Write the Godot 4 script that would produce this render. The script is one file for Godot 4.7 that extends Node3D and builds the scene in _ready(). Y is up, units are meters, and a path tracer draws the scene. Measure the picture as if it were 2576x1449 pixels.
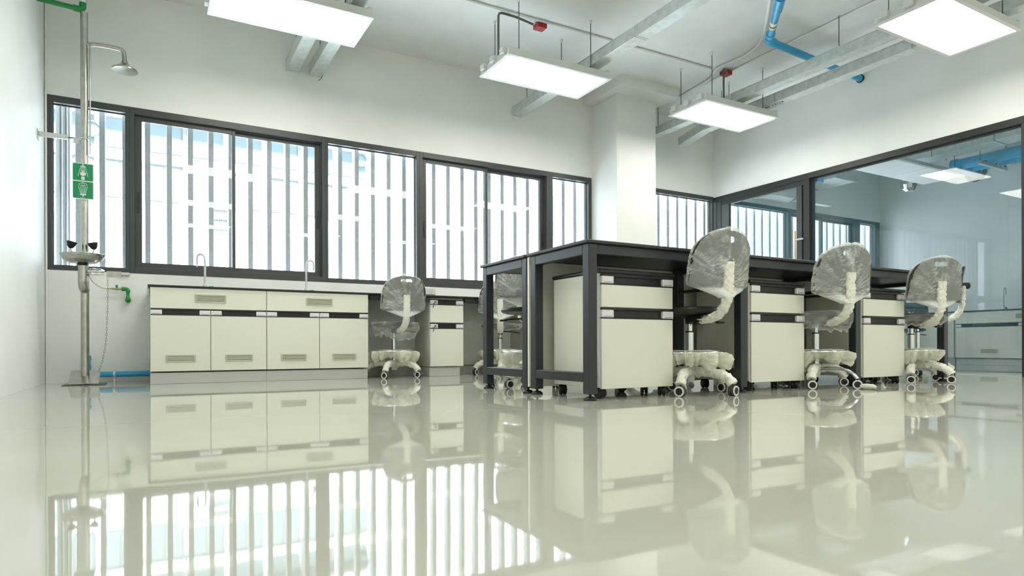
extends Node3D
# A newly fitted teaching laboratory: wall bench under a long window, a double lab table, wrapped chairs, an eyewash station.
# x runs along the window wall to the right, z towards the viewer, y up; metres.

const CAMERA_HEIGHT := 0.30555
const FOCAL := 1616.375           # in pixels of a 2576 x 1449 frame
const HORIZON := 871.672          # row of the horizon in that frame
const WALL_Z := -6.85             # inner face of the window wall
const LEFT_X := -0.80
const PART_X := 7.29              # near face of the glazed partition
const FAR_X := 11.47              # far wall of the next room
const CEIL := 3.567
const NEAR_Z := 3.3               # wall behind the viewer

var M := {}
var X := Transform3D()            # placement used while a shape is being collected
var used := {}
var rng := RandomNumberGenerator.new()
var noise := FastNoiseLite.new()

# ---------------------------------------------------------------- shapes
func mk() -> SurfaceTool:
	var st := SurfaceTool.new()
	st.begin(Mesh.PRIMITIVE_TRIANGLES)
	return st

func vert(st: SurfaceTool, p: Vector3, n: Vector3) -> void:
	st.set_normal((X.basis * n).normalized())
	st.add_vertex(X * p)

func tri(st: SurfaceTool, a: Vector3, b: Vector3, c: Vector3, na: Vector3, nb: Vector3, nc: Vector3) -> void:
	# corners run counter-clockwise seen from outside; Godot wants them clockwise
	vert(st, a, na); vert(st, c, nc); vert(st, b, nb)

func poly(st: SurfaceTool, pts: Array, centre: Vector3) -> void:
	# a flat convex face, turned away from centre
	var n: Vector3 = (pts[1] - pts[0]).cross(pts[2] - pts[0])
	if n.length() < 1e-12:
		return
	n = n.normalized()
	var mid: Vector3 = Vector3.ZERO
	for p in pts:
		mid += p / float(pts.size())
	var order: Array = pts.duplicate()
	if n.dot(mid - centre) < 0.0:
		n = -n
		order.reverse()
	for k in range(1, order.size() - 1):
		tri(st, order[0], order[k], order[k + 1], n, n, n)

func box(st: SurfaceTool, lo: Vector3, hi: Vector3, b := 0.0) -> void:
	# a box with its edges chamfered by b
	var c := (lo + hi) / 2.0
	var h := (hi - lo) / 2.0
	b = minf(b, minf(h.x, minf(h.y, h.z)) * 0.9)
	for ax in 3:
		var u := (ax + 1) % 3
		var w := (ax + 2) % 3
		for s in [-1.0, 1.0]:
			var pts := []
			for q in [[-1, -1], [1, -1], [1, 1], [-1, 1]]:
				var p := Vector3.ZERO
				p[ax] = s * h[ax]
				p[u] = q[0] * (h[u] - b)
				p[w] = q[1] * (h[w] - b)
				pts.append(c + p)
			poly(st, pts, c)
	if b <= 0.0:
		return
	for ax in 3:
		var u := (ax + 1) % 3
		var w := (ax + 2) % 3
		for su in [-1.0, 1.0]:
			for sw in [-1.0, 1.0]:
				var pts := []
				for q in [[-1, 0], [1, 0], [1, 1], [-1, 1]]:
					var p := Vector3.ZERO
					p[ax] = q[0] * (h[ax] - b)
					p[u] = su * (h[u] - (0.0 if q[1] == 0 else b))
					p[w] = sw * (h[w] - (b if q[1] == 0 else 0.0))
					pts.append(c + p)
				poly(st, pts, c)
	for sx in [-1.0, 1.0]:
		for sy in [-1.0, 1.0]:
			for sz in [-1.0, 1.0]:
				poly(st, [c + Vector3(sx * h.x, sy * (h.y - b), sz * (h.z - b)), c + Vector3(sx * (h.x - b), sy * h.y, sz * (h.z - b)), c + Vector3(sx * (h.x - b), sy * (h.y - b), sz * h.z)], c)

func grid(st: SurfaceTool, rows: Array, closed := false, flip := false) -> void:
	# rows of points joined into a smooth sheet; closed joins the ends of each row
	var nr := rows.size()
	var nc: int = rows[0].size()
	var nrm := []
	for i in nr:
		var line := PackedVector3Array()
		for j in nc:
			var jm := (j - 1 + nc) % nc if closed else maxi(j - 1, 0)
			var jp := (j + 1) % nc if closed else mini(j + 1, nc - 1)
			var du: Vector3 = rows[i][jp] - rows[i][jm]
			var dv: Vector3 = rows[mini(i + 1, nr - 1)][j] - rows[maxi(i - 1, 0)][j]
			if du.length() < 1e-7:
				du = rows[mini(i + 1, nr - 1)][jp] - rows[mini(i + 1, nr - 1)][jm]
				if du.length() < 1e-7:
					du = rows[maxi(i - 1, 0)][jp] - rows[maxi(i - 1, 0)][jm]
			var n := du.cross(dv)
			n = n.normalized() if n.length() > 1e-12 else Vector3.UP
			line.append(-n if flip else n)
		nrm.append(line)
	for i in nr - 1:
		for j in (nc if closed else nc - 1):
			var k := (j + 1) % nc
			var a: Vector3 = rows[i][j]
			var b: Vector3 = rows[i][k]
			var c: Vector3 = rows[i + 1][k]
			var d: Vector3 = rows[i + 1][j]
			if flip:
				tri(st, a, d, c, nrm[i][j], nrm[i + 1][j], nrm[i + 1][k])
				tri(st, a, c, b, nrm[i][j], nrm[i + 1][k], nrm[i][k])
			else:
				tri(st, a, b, c, nrm[i][j], nrm[i][k], nrm[i + 1][k])
				tri(st, a, c, d, nrm[i][j], nrm[i + 1][k], nrm[i + 1][j])

func lathe(st: SurfaceTool, prof: Array, seg := 24) -> void:
	# profile of (radius, height) from the bottom outside upwards, turned about y
	for i in prof.size() - 1:
		var p: Vector2 = prof[i]
		var q: Vector2 = prof[i + 1]
		var t := q - p
		if t.length() < 1e-7:
			continue
		var n2 := Vector2(t.y, -t.x).normalized()
		for k in seg:
			var a := TAU * k / seg
			var b := TAU * (k + 1) / seg
			var ca := Vector3(cos(a), 0, -sin(a))
			var cb := Vector3(cos(b), 0, -sin(b))
			var na := ca * n2.x + Vector3.UP * n2.y
			var nb := cb * n2.x + Vector3.UP * n2.y
			var up := Vector3.UP
			if p.x > 1e-6:
				tri(st, ca * p.x + up * p.y, cb * p.x + up * p.y, cb * q.x + up * q.y, na, nb, nb)
			if q.x > 1e-6:
				tri(st, ca * p.x + up * p.y, cb * q.x + up * q.y, ca * q.x + up * q.y, na, nb, na)

func tube(st: SurfaceTool, pts: Array, rad, seg := 10, wob := 0.0, flat := 1.0) -> void:
	# a round bar along pts; rad is one radius or one per point; wob crumples it; flat squeezes it sideways
	var rows := []
	var side := Vector3.ZERO
	for i in pts.size():
		var t: Vector3 = (pts[mini(i + 1, pts.size() - 1)] - pts[maxi(i - 1, 0)]).normalized()
		if side == Vector3.ZERO:
			side = t.cross(Vector3.UP)
			if side.length() < 0.05:
				side = t.cross(Vector3.RIGHT)
		side = (side - t * side.dot(t)).normalized()
		var other := t.cross(side).normalized()
		var line := PackedVector3Array()
		var r: float = rad[i] if rad is Array else rad
		for k in seg:
			var a := TAU * k / seg
			var d := side * cos(a) + other * sin(a) * flat
			var rr := r
			if wob > 0.0:
				var q: Vector3 = (pts[i] + d * r + X.origin) * 75.0
				rr *= 1.0 + wob * (noise.get_noise_3dv(q) + 0.5 * noise.get_noise_3dv(q * 2.7) - 0.4 * ridge(q.x * 0.8, q.y * 0.8, q.z * 0.8, 4.0))
			line.append(pts[i] + d * rr)
		rows.append(line)
	grid(st, rows, true, true)
	var last := pts.size() - 1
	for e in [0, last]:
		var inner: Vector3 = pts[1] if e == 0 else pts[last - 1]
		for k in seg:
			poly(st, [pts[e], rows[e][k], rows[e][(k + 1) % seg]], inner)

func spline(ctrl: Array, n: int) -> Array:
	var c := Curve3D.new()
	for i in ctrl.size():
		var tan: Vector3 = (ctrl[mini(i + 1, ctrl.size() - 1)] - ctrl[maxi(i - 1, 0)]) / 6.0
		c.add_point(ctrl[i], -tan, tan)
	var out := []
	for i in n + 1:
		out.append(c.sample_baked(c.get_baked_length() * i / n, true))
	return out

func prism(st: SurfaceTool, outline: Array, depth: float) -> void:
	# an outline in x and y (Vector2), front at z = 0, back at -depth
	var pk := PackedVector2Array(outline)
	if Geometry2D.is_polygon_clockwise(pk):
		pk.reverse()
	var idx := Geometry2D.triangulate_polygon(pk)
	for k in range(0, idx.size(), 3):
		var t := [pk[idx[k]], pk[idx[k + 1]], pk[idx[k + 2]]]
		var p := []
		for v in t:
			p.append(Vector3(v.x, v.y, 0))
		poly(st, p, (p[0] + p[1] + p[2]) / 3.0 - Vector3(0, 0, depth))
		for j in 3:
			p[j] = p[j] - Vector3(0, 0, depth)
		poly(st, p, (p[0] + p[1] + p[2]) / 3.0 + Vector3(0, 0, depth))
	for k in pk.size():
		var a := pk[k]
		var b := pk[(k + 1) % pk.size()]
		var nn := Vector3(b.y - a.y, a.x - b.x, 0).normalized()
		tri(st, Vector3(a.x, a.y, -depth), Vector3(b.x, b.y, -depth), Vector3(b.x, b.y, 0), nn, nn, nn)
		tri(st, Vector3(a.x, a.y, -depth), Vector3(b.x, b.y, 0), Vector3(a.x, a.y, 0), nn, nn, nn)

func rounded(w: float, h: float, r: float, at := Vector2.ZERO, seg := 5) -> Array:
	var out := []
	for q in [[1, 1, 0], [-1, 1, 1], [-1, -1, 2], [1, -1, 3]]:
		for k in seg + 1:
			var a: float = PI / 2 * (q[2] + float(k) / seg)
			out.append(at + Vector2(q[0] * (w / 2 - r) + r * cos(a), q[1] * (h / 2 - r) + r * sin(a)))
	return out

# ---------------------------------------------------------------- nodes
func numbered(called: String) -> String:
	var n: int = used.get(called, 0)
	used[called] = n + 1
	return called if n == 0 else "%s_%03d" % [called, n]

func fin(st: SurfaceTool, called: String, material: Material, parent: Node3D = null) -> MeshInstance3D:
	var o := MeshInstance3D.new()
	o.mesh = st.commit()
	o.material_override = material
	if parent == null:
		o.name = numbered(called)
		add_child(o, true)
	else:
		o.name = called
		parent.add_child(o, true)
	return o

func put(mesh: Mesh, called: String, material: Material, parent: Node3D, xf := Transform3D()) -> MeshInstance3D:
	var o := MeshInstance3D.new()
	o.mesh = mesh
	o.material_override = material
	o.name = called
	o.transform = xf
	parent.add_child(o, true)
	return o

func thing(called: String, label: String, category: String, at := Vector3.ZERO, turn := 0.0, group := "") -> Node3D:
	var o := Node3D.new()
	o.name = numbered(called)
	add_child(o)
	o.position = at
	o.rotation.y = turn
	tag(o, label, category, group)
	return o

func tag(o: Node3D, label: String, category: String, group := "") -> Node3D:
	o.set_meta("label", label)
	o.set_meta("category", category)
	if group:
		o.set_meta("group", group)
	return o

func structure(o: Node3D, label := "") -> Node3D:
	o.set_meta("kind", "structure")
	if label:
		o.set_meta("label", label)
	return o

func frame_node(called: String, label: String, at := Vector3.ZERO) -> Node3D:
	var o := Node3D.new()
	o.name = called
	add_child(o)
	o.position = at
	structure(o, label)
	return o

func bx(parent: Node3D, called: String, material: Material, lo: Vector3, hi: Vector3, b := 0.0) -> MeshInstance3D:
	var st := mk()
	box(st, lo, hi, b)
	return fin(st, called, material, parent)

# ---------------------------------------------------------------- materials
func mat(called: String, c: Color, rough: float, metal := 0.0, spec := 0.5) -> StandardMaterial3D:
	var m := StandardMaterial3D.new()
	m.resource_name = called
	m.albedo_color = c
	m.roughness = rough
	m.metallic = metal
	m.metallic_specular = spec
	M[called] = m
	return m

func noise_tex(freq: float, seed_: int, a: Color, b: Color, size := 512, octaves := 4) -> NoiseTexture2D:
	var n := FastNoiseLite.new()
	n.seed = seed_
	n.frequency = freq
	n.fractal_octaves = octaves
	var t := NoiseTexture2D.new()
	t.width = size
	t.height = size
	t.seamless = true
	t.noise = n
	var g := Gradient.new()
	g.set_color(0, a)
	g.set_color(1, b)
	t.color_ramp = g
	return t

func world_tex(m: StandardMaterial3D, t: Texture2D, scale: float) -> void:
	m.albedo_texture = t
	m.uv1_triplanar = true
	m.uv1_world_triplanar = true
	m.uv1_scale = Vector3.ONE * scale

func materials() -> void:
	var g := Color.WHITE
	var wall := mat("wall_paint", Color(0.955, 0.96, 0.955), 0.5)
	world_tex(wall, noise_tex(0.006, 3, Color(0.965, 0.97, 0.965), g, 512, 3), 0.35)
	var ceil := mat("ceiling_paint", Color(0.96, 0.965, 0.96), 0.8)
	world_tex(ceil, noise_tex(0.008, 5, Color(0.96, 0.965, 0.96), g, 512, 3), 0.4)
	var floor := mat("epoxy_floor", Color(0.745, 0.75, 0.705), 0.03)
	world_tex(floor, noise_tex(0.004, 8, Color(0.965, 0.965, 0.96), g, 512, 4), 0.22)
	mat("frame_grey", Color(0.245, 0.26, 0.26), 0.38)
	mat("frame_dark", Color(0.15, 0.16, 0.16), 0.45)
	mat("gasket", Color(0.08, 0.085, 0.09), 0.6)
	var fin_m := mat("louvre_fin", Color(0.62, 0.635, 0.64), 0.5)
	world_tex(fin_m, noise_tex(0.05, 21, Color(0.9, 0.91, 0.92), g, 256, 3), 1.4)
	mat("laminate", Color(0.885, 0.885, 0.835), 0.32)
	mat("panel_board", Color(0.92, 0.92, 0.88), 0.4)
	mat("laminate_edge", Color(0.80, 0.80, 0.76), 0.4)
	mat("laminate_grey", Color(0.84, 0.85, 0.825), 0.45)
	mat("plinth", Color(0.78, 0.785, 0.77), 0.45)
	mat("worktop", Color(0.10, 0.105, 0.105), 0.42)
	mat("handle_black", Color(0.085, 0.085, 0.09), 0.4)
	mat("cap_white", Color(0.87, 0.87, 0.88), 0.35)
	mat("cap_line", Color(0.50, 0.50, 0.66), 0.5)
	mat("grille", Color(0.73, 0.735, 0.66), 0.5)
	mat("grille_dark", Color(0.52, 0.525, 0.47), 0.6)
	var frame := mat("table_frame", Color(0.19, 0.21, 0.225), 0.36)
	world_tex(frame, noise_tex(0.18, 31, Color(0.72, 0.73, 0.75), g, 256, 2), 6.0)
	mat("table_top", Color(0.145, 0.15, 0.145), 0.4)
	mat("rubber", Color(0.05, 0.05, 0.052), 0.5)
	mat("black_plastic", Color(0.075, 0.08, 0.082), 0.36)
	mat("chair_back", Color(0.115, 0.125, 0.125), 0.34)
	mat("chrome", Color(0.86, 0.87, 0.88), 0.12, 1.0)
	var steel := mat("stainless", Color(0.76, 0.755, 0.72), 0.22, 1.0)
	world_tex(steel, noise_tex(0.03, 41, Color(0.88, 0.88, 0.88), g, 256, 2), 2.0)
	var galv := mat("galvanised", Color(0.89, 0.91, 0.905), 0.32, 0.25)
	world_tex(galv, noise_tex(0.025, 51, Color(0.87, 0.885, 0.88), g, 512, 4), 0.8)
	mat("rod_steel", Color(0.42, 0.43, 0.41), 0.4, 0.8)
	mat("ring_white", Color(0.86, 0.87, 0.86), 0.35)
	mat("tread", Color(0.22, 0.225, 0.215), 0.5)
	var foam := mat("foam_wrap", Color(0.92, 0.92, 0.875), 0.5)
	foam.backlight_enabled = true
	foam.backlight = Color(0.45, 0.45, 0.42)
	var sheet := mat("foam_sheet", Color(0.93, 0.925, 0.87), 0.5)
	sheet.backlight_enabled = true
	sheet.backlight = Color(0.72, 0.72, 0.68)
	sheet.vertex_color_use_as_albedo = true
	sheet.transparency = BaseMaterial3D.TRANSPARENCY_ALPHA
	var film := mat("plastic_film", Color(0.90, 0.915, 0.90), 0.3)
	film.vertex_color_use_as_albedo = true
	film.transparency = BaseMaterial3D.TRANSPARENCY_ALPHA
	mat("lamp_white", Color(0.88, 0.885, 0.875), 0.45)
	var glow := mat("lamp_glow", Color(0.95, 0.95, 0.93), 0.5)
	glow.emission_enabled = true
	glow.emission = Color(1.0, 1.0, 0.97)
	glow.emission_energy_multiplier = 1.6
	mat("lamp_off", Color(0.93, 0.94, 0.94), 0.3)
	mat("pvc_blue", Color(0.20, 0.64, 0.85), 0.32)
	mat("pipe_green", Color(0.10, 0.55, 0.24), 0.4)
	mat("tap_white", Color(0.82, 0.83, 0.83), 0.3)
	mat("knob_green", Color(0.05, 0.52, 0.24), 0.4)
	mat("valve_teal", Color(0.05, 0.42, 0.48), 0.4)
	mat("brass", Color(0.72, 0.68, 0.50), 0.3, 0.9)
	mat("sign_green", Color(0.05, 0.53, 0.35), 0.45)
	mat("sign_white", Color(0.87, 0.885, 0.86), 0.45)
	mat("red_box", Color(0.66, 0.13, 0.13), 0.45)
	mat("hose_clear", Color(0.82, 0.80, 0.72), 0.35)
	mat("chain", Color(0.55, 0.55, 0.48), 0.35, 0.9)
	mat("label_brown", Color(0.40, 0.29, 0.24), 0.5)
	mat("print_dark", Color(0.16, 0.17, 0.19), 0.6)
	mat("air_unit", Color(0.90, 0.91, 0.91), 0.35)
	mat("wood_bar", Color(0.80, 0.72, 0.58), 0.5)
	mat("rust", Color(0.45, 0.28, 0.12), 0.7)
	mat("facade", Color(0.93, 0.935, 0.94), 0.8)
	mat("facade_pane", Color(0.34, 0.40, 0.42), 0.35)
	mat("facade_pale", Color(0.42, 0.455, 0.47), 0.5)
	mat("facade_pipe", Color(0.40, 0.42, 0.42), 0.6)
	mat("facade_grille", Color(0.36, 0.40, 0.41), 0.6)
	mat("slat_gold", Color(0.34, 0.33, 0.22), 0.5)
	mat("yard", Color(0.88, 0.89, 0.89), 0.9)
	var glass := mat("glass", Color(0.80, 0.90, 0.92, 0.05), 0.0)
	glass.transparency = BaseMaterial3D.TRANSPARENCY_ALPHA
	var tinted := mat("glass_partition", Color(0.45, 0.72, 0.80, 0.10), 0.0)
	tinted.transparency = BaseMaterial3D.TRANSPARENCY_ALPHA

# ---------------------------------------------------------------- scene
func _ready() -> void:
	rng.seed = 7
	noise.seed = 5
	noise.frequency = 0.35
	camera_and_light()
	materials()
	room()
	windows()
	partition()
	next_room()
	outside()
	lamps()
	services()
	wall_bench()
	lab_tables()
	pedestals()
	chairs()
	eyewash()

func camera_and_light() -> void:
	var cam := Camera3D.new()
	cam.name = "camera"
	cam.projection = Camera3D.PROJECTION_FRUSTUM
	cam.near = 0.05
	cam.far = 200.0
	cam.size = 2.0 * 0.05 * 724.5 / FOCAL
	cam.frustum_offset = Vector2(0.0, 0.05 * (HORIZON - 724.5) / FOCAL)
	cam.transform = Transform3D(Basis(Vector3.UP, -0.512092) * Basis(Vector3.BACK, -0.003397), Vector3(0, CAMERA_HEIGHT, 0))
	var lens := CameraAttributesPhysical.new()     # a wide lens focused on the table and chairs
	lens.frustum_near = 0.05
	lens.frustum_far = 200.0
	lens.frustum_focal_length = 22.6
	lens.frustum_focus_distance = 4.6
	lens.exposure_aperture = 3.6
	cam.attributes = lens
	add_child(cam)
	cam.current = true
	var env := Environment.new()
	env.background_mode = Environment.BG_SKY
	var sky := Sky.new()
	var sm := ProceduralSkyMaterial.new()      # bright hazy overcast
	sm.sky_top_color = Color(0.86, 0.95, 1.0)
	sm.sky_horizon_color = Color(0.93, 0.97, 1.0)
	sm.ground_bottom_color = Color(0.75, 0.78, 0.80)
	sm.ground_horizon_color = Color(0.85, 0.88, 0.90)
	sm.sky_energy_multiplier = 1.0
	sky.sky_material = sm
	env.sky = sky
	env.background_energy_multiplier = 3.6
	env.tonemap_mode = Environment.TONE_MAPPER_LINEAR
	env.tonemap_exposure = 1.66
	env.sdfgi_enabled = true
	env.ssao_enabled = true
	env.ssil_enabled = true
	var we := WorldEnvironment.new()
	we.name = "world"
	we.environment = env
	add_child(we)
	var sun := DirectionalLight3D.new()        # hazy sun from behind this building, on the facade opposite
	sun.name = "sun"
	sun.light_color = Color(0.93, 0.98, 1.0)
	sun.light_energy = 7.8
	sun.light_angular_distance = 4.0
	sun.shadow_enabled = true
	sun.rotation_degrees = Vector3(-58, -20, 0)
	add_child(sun)

func room() -> void:
	var st := mk()
	box(st, Vector3(LEFT_X - 0.2, -0.2, -7.0), Vector3(FAR_X + 0.2, -0.002, NEAR_Z + 0.2))
	var rows := []                      # poured resin, level to a fraction of a millimetre
	for i in 151:
		var line := PackedVector3Array()
		for j in 181:
			var p := Vector3(lerpf(LEFT_X, FAR_X, j / 180.0), 0.0, lerpf(NEAR_Z, WALL_Z - 0.1, i / 150.0))
			p.y = 0.00030 * noise.get_noise_2d(p.x * 4.5, p.z * 4.5) + 0.00007 * noise.get_noise_2d(p.x * 14.0 + 50.0, p.z * 14.0) - 0.0002
			line.append(p)
		rows.append(line)
	grid(st, rows)
	structure(fin(st, "floor", M.epoxy_floor), "glossy pale cream epoxy floor")
	st = mk()
	box(st, Vector3(LEFT_X - 0.2, CEIL, -7.05), Vector3(FAR_X + 0.2, CEIL + 0.25, NEAR_Z + 0.2))
	structure(fin(st, "ceiling", M.ceiling_paint), "white painted concrete ceiling")
	st = mk()
	box(st, Vector3(LEFT_X - 0.2, 0, -7.0), Vector3(LEFT_X, CEIL, NEAR_Z + 0.2))
	structure(fin(st, "wall_left", M.wall_paint), "white painted wall at the left edge")
	# window wall: below, above and between the openings
	st = mk()
	var z0 := -7.0
	box(st, Vector3(LEFT_X, 0, z0), Vector3(FAR_X, 0.99, WALL_Z))
	box(st, Vector3(LEFT_X, 2.517, z0), Vector3(FAR_X, CEIL, WALL_Z))
	box(st, Vector3(LEFT_X, 0.99, z0), Vector3(-0.79, 2.517, WALL_Z))
	box(st, Vector3(5.057, 0.99, z0), Vector3(5.60, 2.517, WALL_Z))
	structure(fin(st, "wall_back", M.wall_paint), "white wall around the long window")
	st = mk()
	box(st, Vector3(LEFT_X - 0.2, 0, NEAR_Z), Vector3(FAR_X + 0.2, CEIL, NEAR_Z + 0.2))
	structure(fin(st, "wall_front", M.wall_paint))
	st = mk()
	box(st, Vector3(FAR_X, 0, -7.0), Vector3(FAR_X + 0.2, CEIL, NEAR_Z + 0.2))
	structure(fin(st, "wall_far_right", M.wall_paint), "white end wall of the next room")
	# pillar with its drop head under the ceiling
	st = mk()
	box(st, Vector3(5.06, 0, WALL_Z - 0.02), Vector3(5.70, CEIL, -6.327), 0.004)
	structure(fin(st, "wall_pillar", M.wall_paint), "square white pillar standing before the window wall")
	st = mk()
	box(st, Vector3(4.93, 3.45, WALL_Z - 0.02), Vector3(5.845, CEIL + 0.02, -6.06), 0.004)
	structure(fin(st, "trim_1", M.wall_paint), "white drop head at the top of the pillar")
	st = mk()
	tube(st, [Vector3(-0.788, 0.0, -6.838), Vector3(-0.788, CEIL, -6.838)], 0.008, 8)
	structure(fin(st, "trim_2", M.wall_paint), "thin white bead in the left room corner")

func window_bars(parent: Node3D, called: String, m: Material, x0: float, x1: float, y0: float, y1: float, t: Array, zf: float, zb: float) -> void:
	# four bars of a frame; t = widths left, right, bottom, top
	var st := mk()
	box(st, Vector3(x0, y0, zb), Vector3(x0 + t[0], y1, zf), 0.002)
	box(st, Vector3(x1 - t[1], y0, zb), Vector3(x1, y1, zf), 0.002)
	box(st, Vector3(x0 + t[0], y0, zb), Vector3(x1 - t[1], y0 + t[2], zf), 0.002)
	box(st, Vector3(x0 + t[0], y1 - t[3], zb), Vector3(x1 - t[1], y1, zf), 0.002)
	fin(st, called, m, parent)

func pane(parent: Node3D, x0: float, x1: float, y0: float, y1: float, z: float) -> void:
	var st := mk()
	var n := Vector3(0, 0, 1)
	tri(st, Vector3(x0, y0, z), Vector3(x1, y0, z), Vector3(x1, y1, z), n, n, n)
	tri(st, Vector3(x0, y0, z), Vector3(x1, y1, z), Vector3(x0, y1, z), n, n, n)
	fin(st, "pane", M.glass, parent)

func fixed_window(n: int, label: String, x0: float, x1: float, l: float, r: float) -> void:
	var w := frame_node("window_%d" % n, label, Vector3(x0, 0.99, WALL_Z))
	window_bars(w, "frame", M.frame_grey, 0, x1 - x0, 0, 1.525, [l, r, 0.045, 0.06], 0.004, -0.10)
	window_bars(w, "gasket", M.gasket, l, x1 - x0 - r, 0.045, 1.465, [0.005, 0.005, 0.005, 0.008], -0.045, -0.06)
	pane(w, l + 0.004, x1 - x0 - r - 0.004, 0.05, 1.458, -0.052)

func sliding_window(n: int, label: String, x0: float, x1: float) -> void:
	var w := frame_node("window_%d" % n, label, Vector3(x0, 0.99, WALL_Z))
	var wd := x1 - x0
	window_bars(w, "frame", M.frame_grey, 0, wd, 0, 1.525, [0.04, 0.04, 0.055, 0.06], 0.004, -0.10)
	window_bars(w, "track", M.frame_grey, 0.04, wd - 0.04, 0.055, 1.465, [0.008, 0.008, 0.01, 0.01], -0.03, -0.10)
	var mid := wd / 2.0
	var sashes := [[0.046, mid + 0.012, -0.035, 0.052, 0.03], [mid - 0.018, wd - 0.046, -0.068, 0.03, 0.052]]
	for s in sashes:
		var sash := Node3D.new()
		sash.name = "sash"
		w.add_child(sash, true)
		window_bars(sash, "sash_frame", M.frame_grey, s[0], s[1], 0.062, 1.458, [s[3], s[4], 0.045, 0.04], s[2], s[2] - 0.028)
		pane(sash, s[0] + s[3] - 0.003, s[1] - s[4] + 0.003, 0.10, 1.42, s[2] - 0.014)
		var hx: float = s[0] + 0.024 if s[3] > s[4] else s[1] - 0.024
		var st := mk()
		X = Transform3D(Basis(), Vector3(hx, 0.66, s[2] + 0.006))
		prism(st, rounded(0.022, 0.19, 0.009), 0.01)
		X = Transform3D(Basis(), Vector3(hx, 0.645, s[2] + 0.010))
		prism(st, rounded(0.010, 0.07, 0.004), 0.006)
		X = Transform3D()
		fin(st, "handle", M.frame_dark, sash)

func windows() -> void:
	fixed_window(1, "narrow fixed window beside the left wall", -0.79, -0.165, 0.045, 0.03)
	sliding_window(2, "wide dark framed sliding window above the sink bench", -0.165, 1.61)
	fixed_window(3, "fixed window between the two sliding windows", 1.61, 2.655, 0.025, 0.035)
	sliding_window(4, "sliding window behind the lab table", 2.655, 4.40)
	fixed_window(5, "narrow fixed window beside the pillar", 4.40, 5.057, 0.045, 0.05)
	fixed_window(6, "window right of the pillar", 5.60, 7.32, 0.05, 0.055)
	fixed_window(7, "window of the next room seen through the glass door", 7.36, 9.0, 0.05, 0.03)
	sliding_window(8, "sliding window of the next room", 9.0, 10.78)
	fixed_window(9, "narrow window in the corner of the next room", 10.78, 11.465, 0.10, 0.14)
	# vertical sun fins outside
	var fm := mk()
	box(fm, Vector3(-0.023, 0.0, -0.11), Vector3(0.023, 2.8, 0.0), 0.002)
	var fmesh := fm.commit()
	var x := -0.575
	while x < 12.2:
		var o := MeshInstance3D.new()
		o.mesh = fmesh
		o.material_override = M.louvre_fin
		o.name = numbered("sun_fin")
		add_child(o)
		o.position = Vector3(x, 0.362, -7.09)
		var where := "standing outside the window of the next room"
		for q in [[-0.18, "outside the narrow window beside the left wall"], [1.61, "outside the sliding window above the sink bench"], [2.65, "outside the fixed window behind the bagged chair"], [4.40, "outside the sliding window behind the table end"], [5.10, "outside the narrow window left of the pillar"], [7.32, "outside the window right of the pillar"]]:
			if x < q[0]:
				where = q[1]
				break
		tag(o, "tall grey metal sun fin " + where, "louvre", "vertical sun fins " + where)
		x += 0.1845
	for e in [[-0.745, 0.03], [-0.695, 0.02], [-0.655, 0.014]]:
		var o := bx(null, "corner_post", M.louvre_fin, Vector3(e[0], 0.362, -7.3), Vector3(e[0] + e[1], 3.16, -7.09), 0.002)
		tag(o, "thin grey metal post outside the leftmost window corner", "post", "posts outside the left window corner")
	for y in [0.36, 3.205]:
		var rail := thing("fin_rail", "long grey rail that carries the sun fins at the %s outside" % ("foot" if y < 1.0 else "top"), "rail", Vector3(0, y, 0))
		bx(rail, "bar", M.louvre_fin, Vector3(-0.75, -0.04, -7.21), Vector3(12.2, 0.0, -7.10), 0.002)
		for k in 7:
			bx(rail, "wall_arm", M.louvre_fin, Vector3(-0.5 + 2.0 * k, -0.035, -7.10), Vector3(-0.46 + 2.0 * k, -0.005, -7.0), 0.002)

func zbox(parent: Node3D, called: String, m: Material, x0: float, x1: float, y0: float, y1: float, za: float, zb: float, b := 0.002) -> void:
	bx(parent, called, m, Vector3(x0, y0, minf(za, zb)), Vector3(x1, y1, maxf(za, zb)), b)

func glass_x(parent: Node3D, x: float, y0: float, y1: float, za: float, zb: float) -> void:
	var st := mk()
	var n := Vector3(-1, 0, 0)
	tri(st, Vector3(x, y0, za), Vector3(x, y0, zb), Vector3(x, y1, zb), n, n, n)
	tri(st, Vector3(x, y0, za), Vector3(x, y1, zb), Vector3(x, y1, za), n, n, n)
	fin(st, "pane", M.glass_partition, parent)

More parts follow.
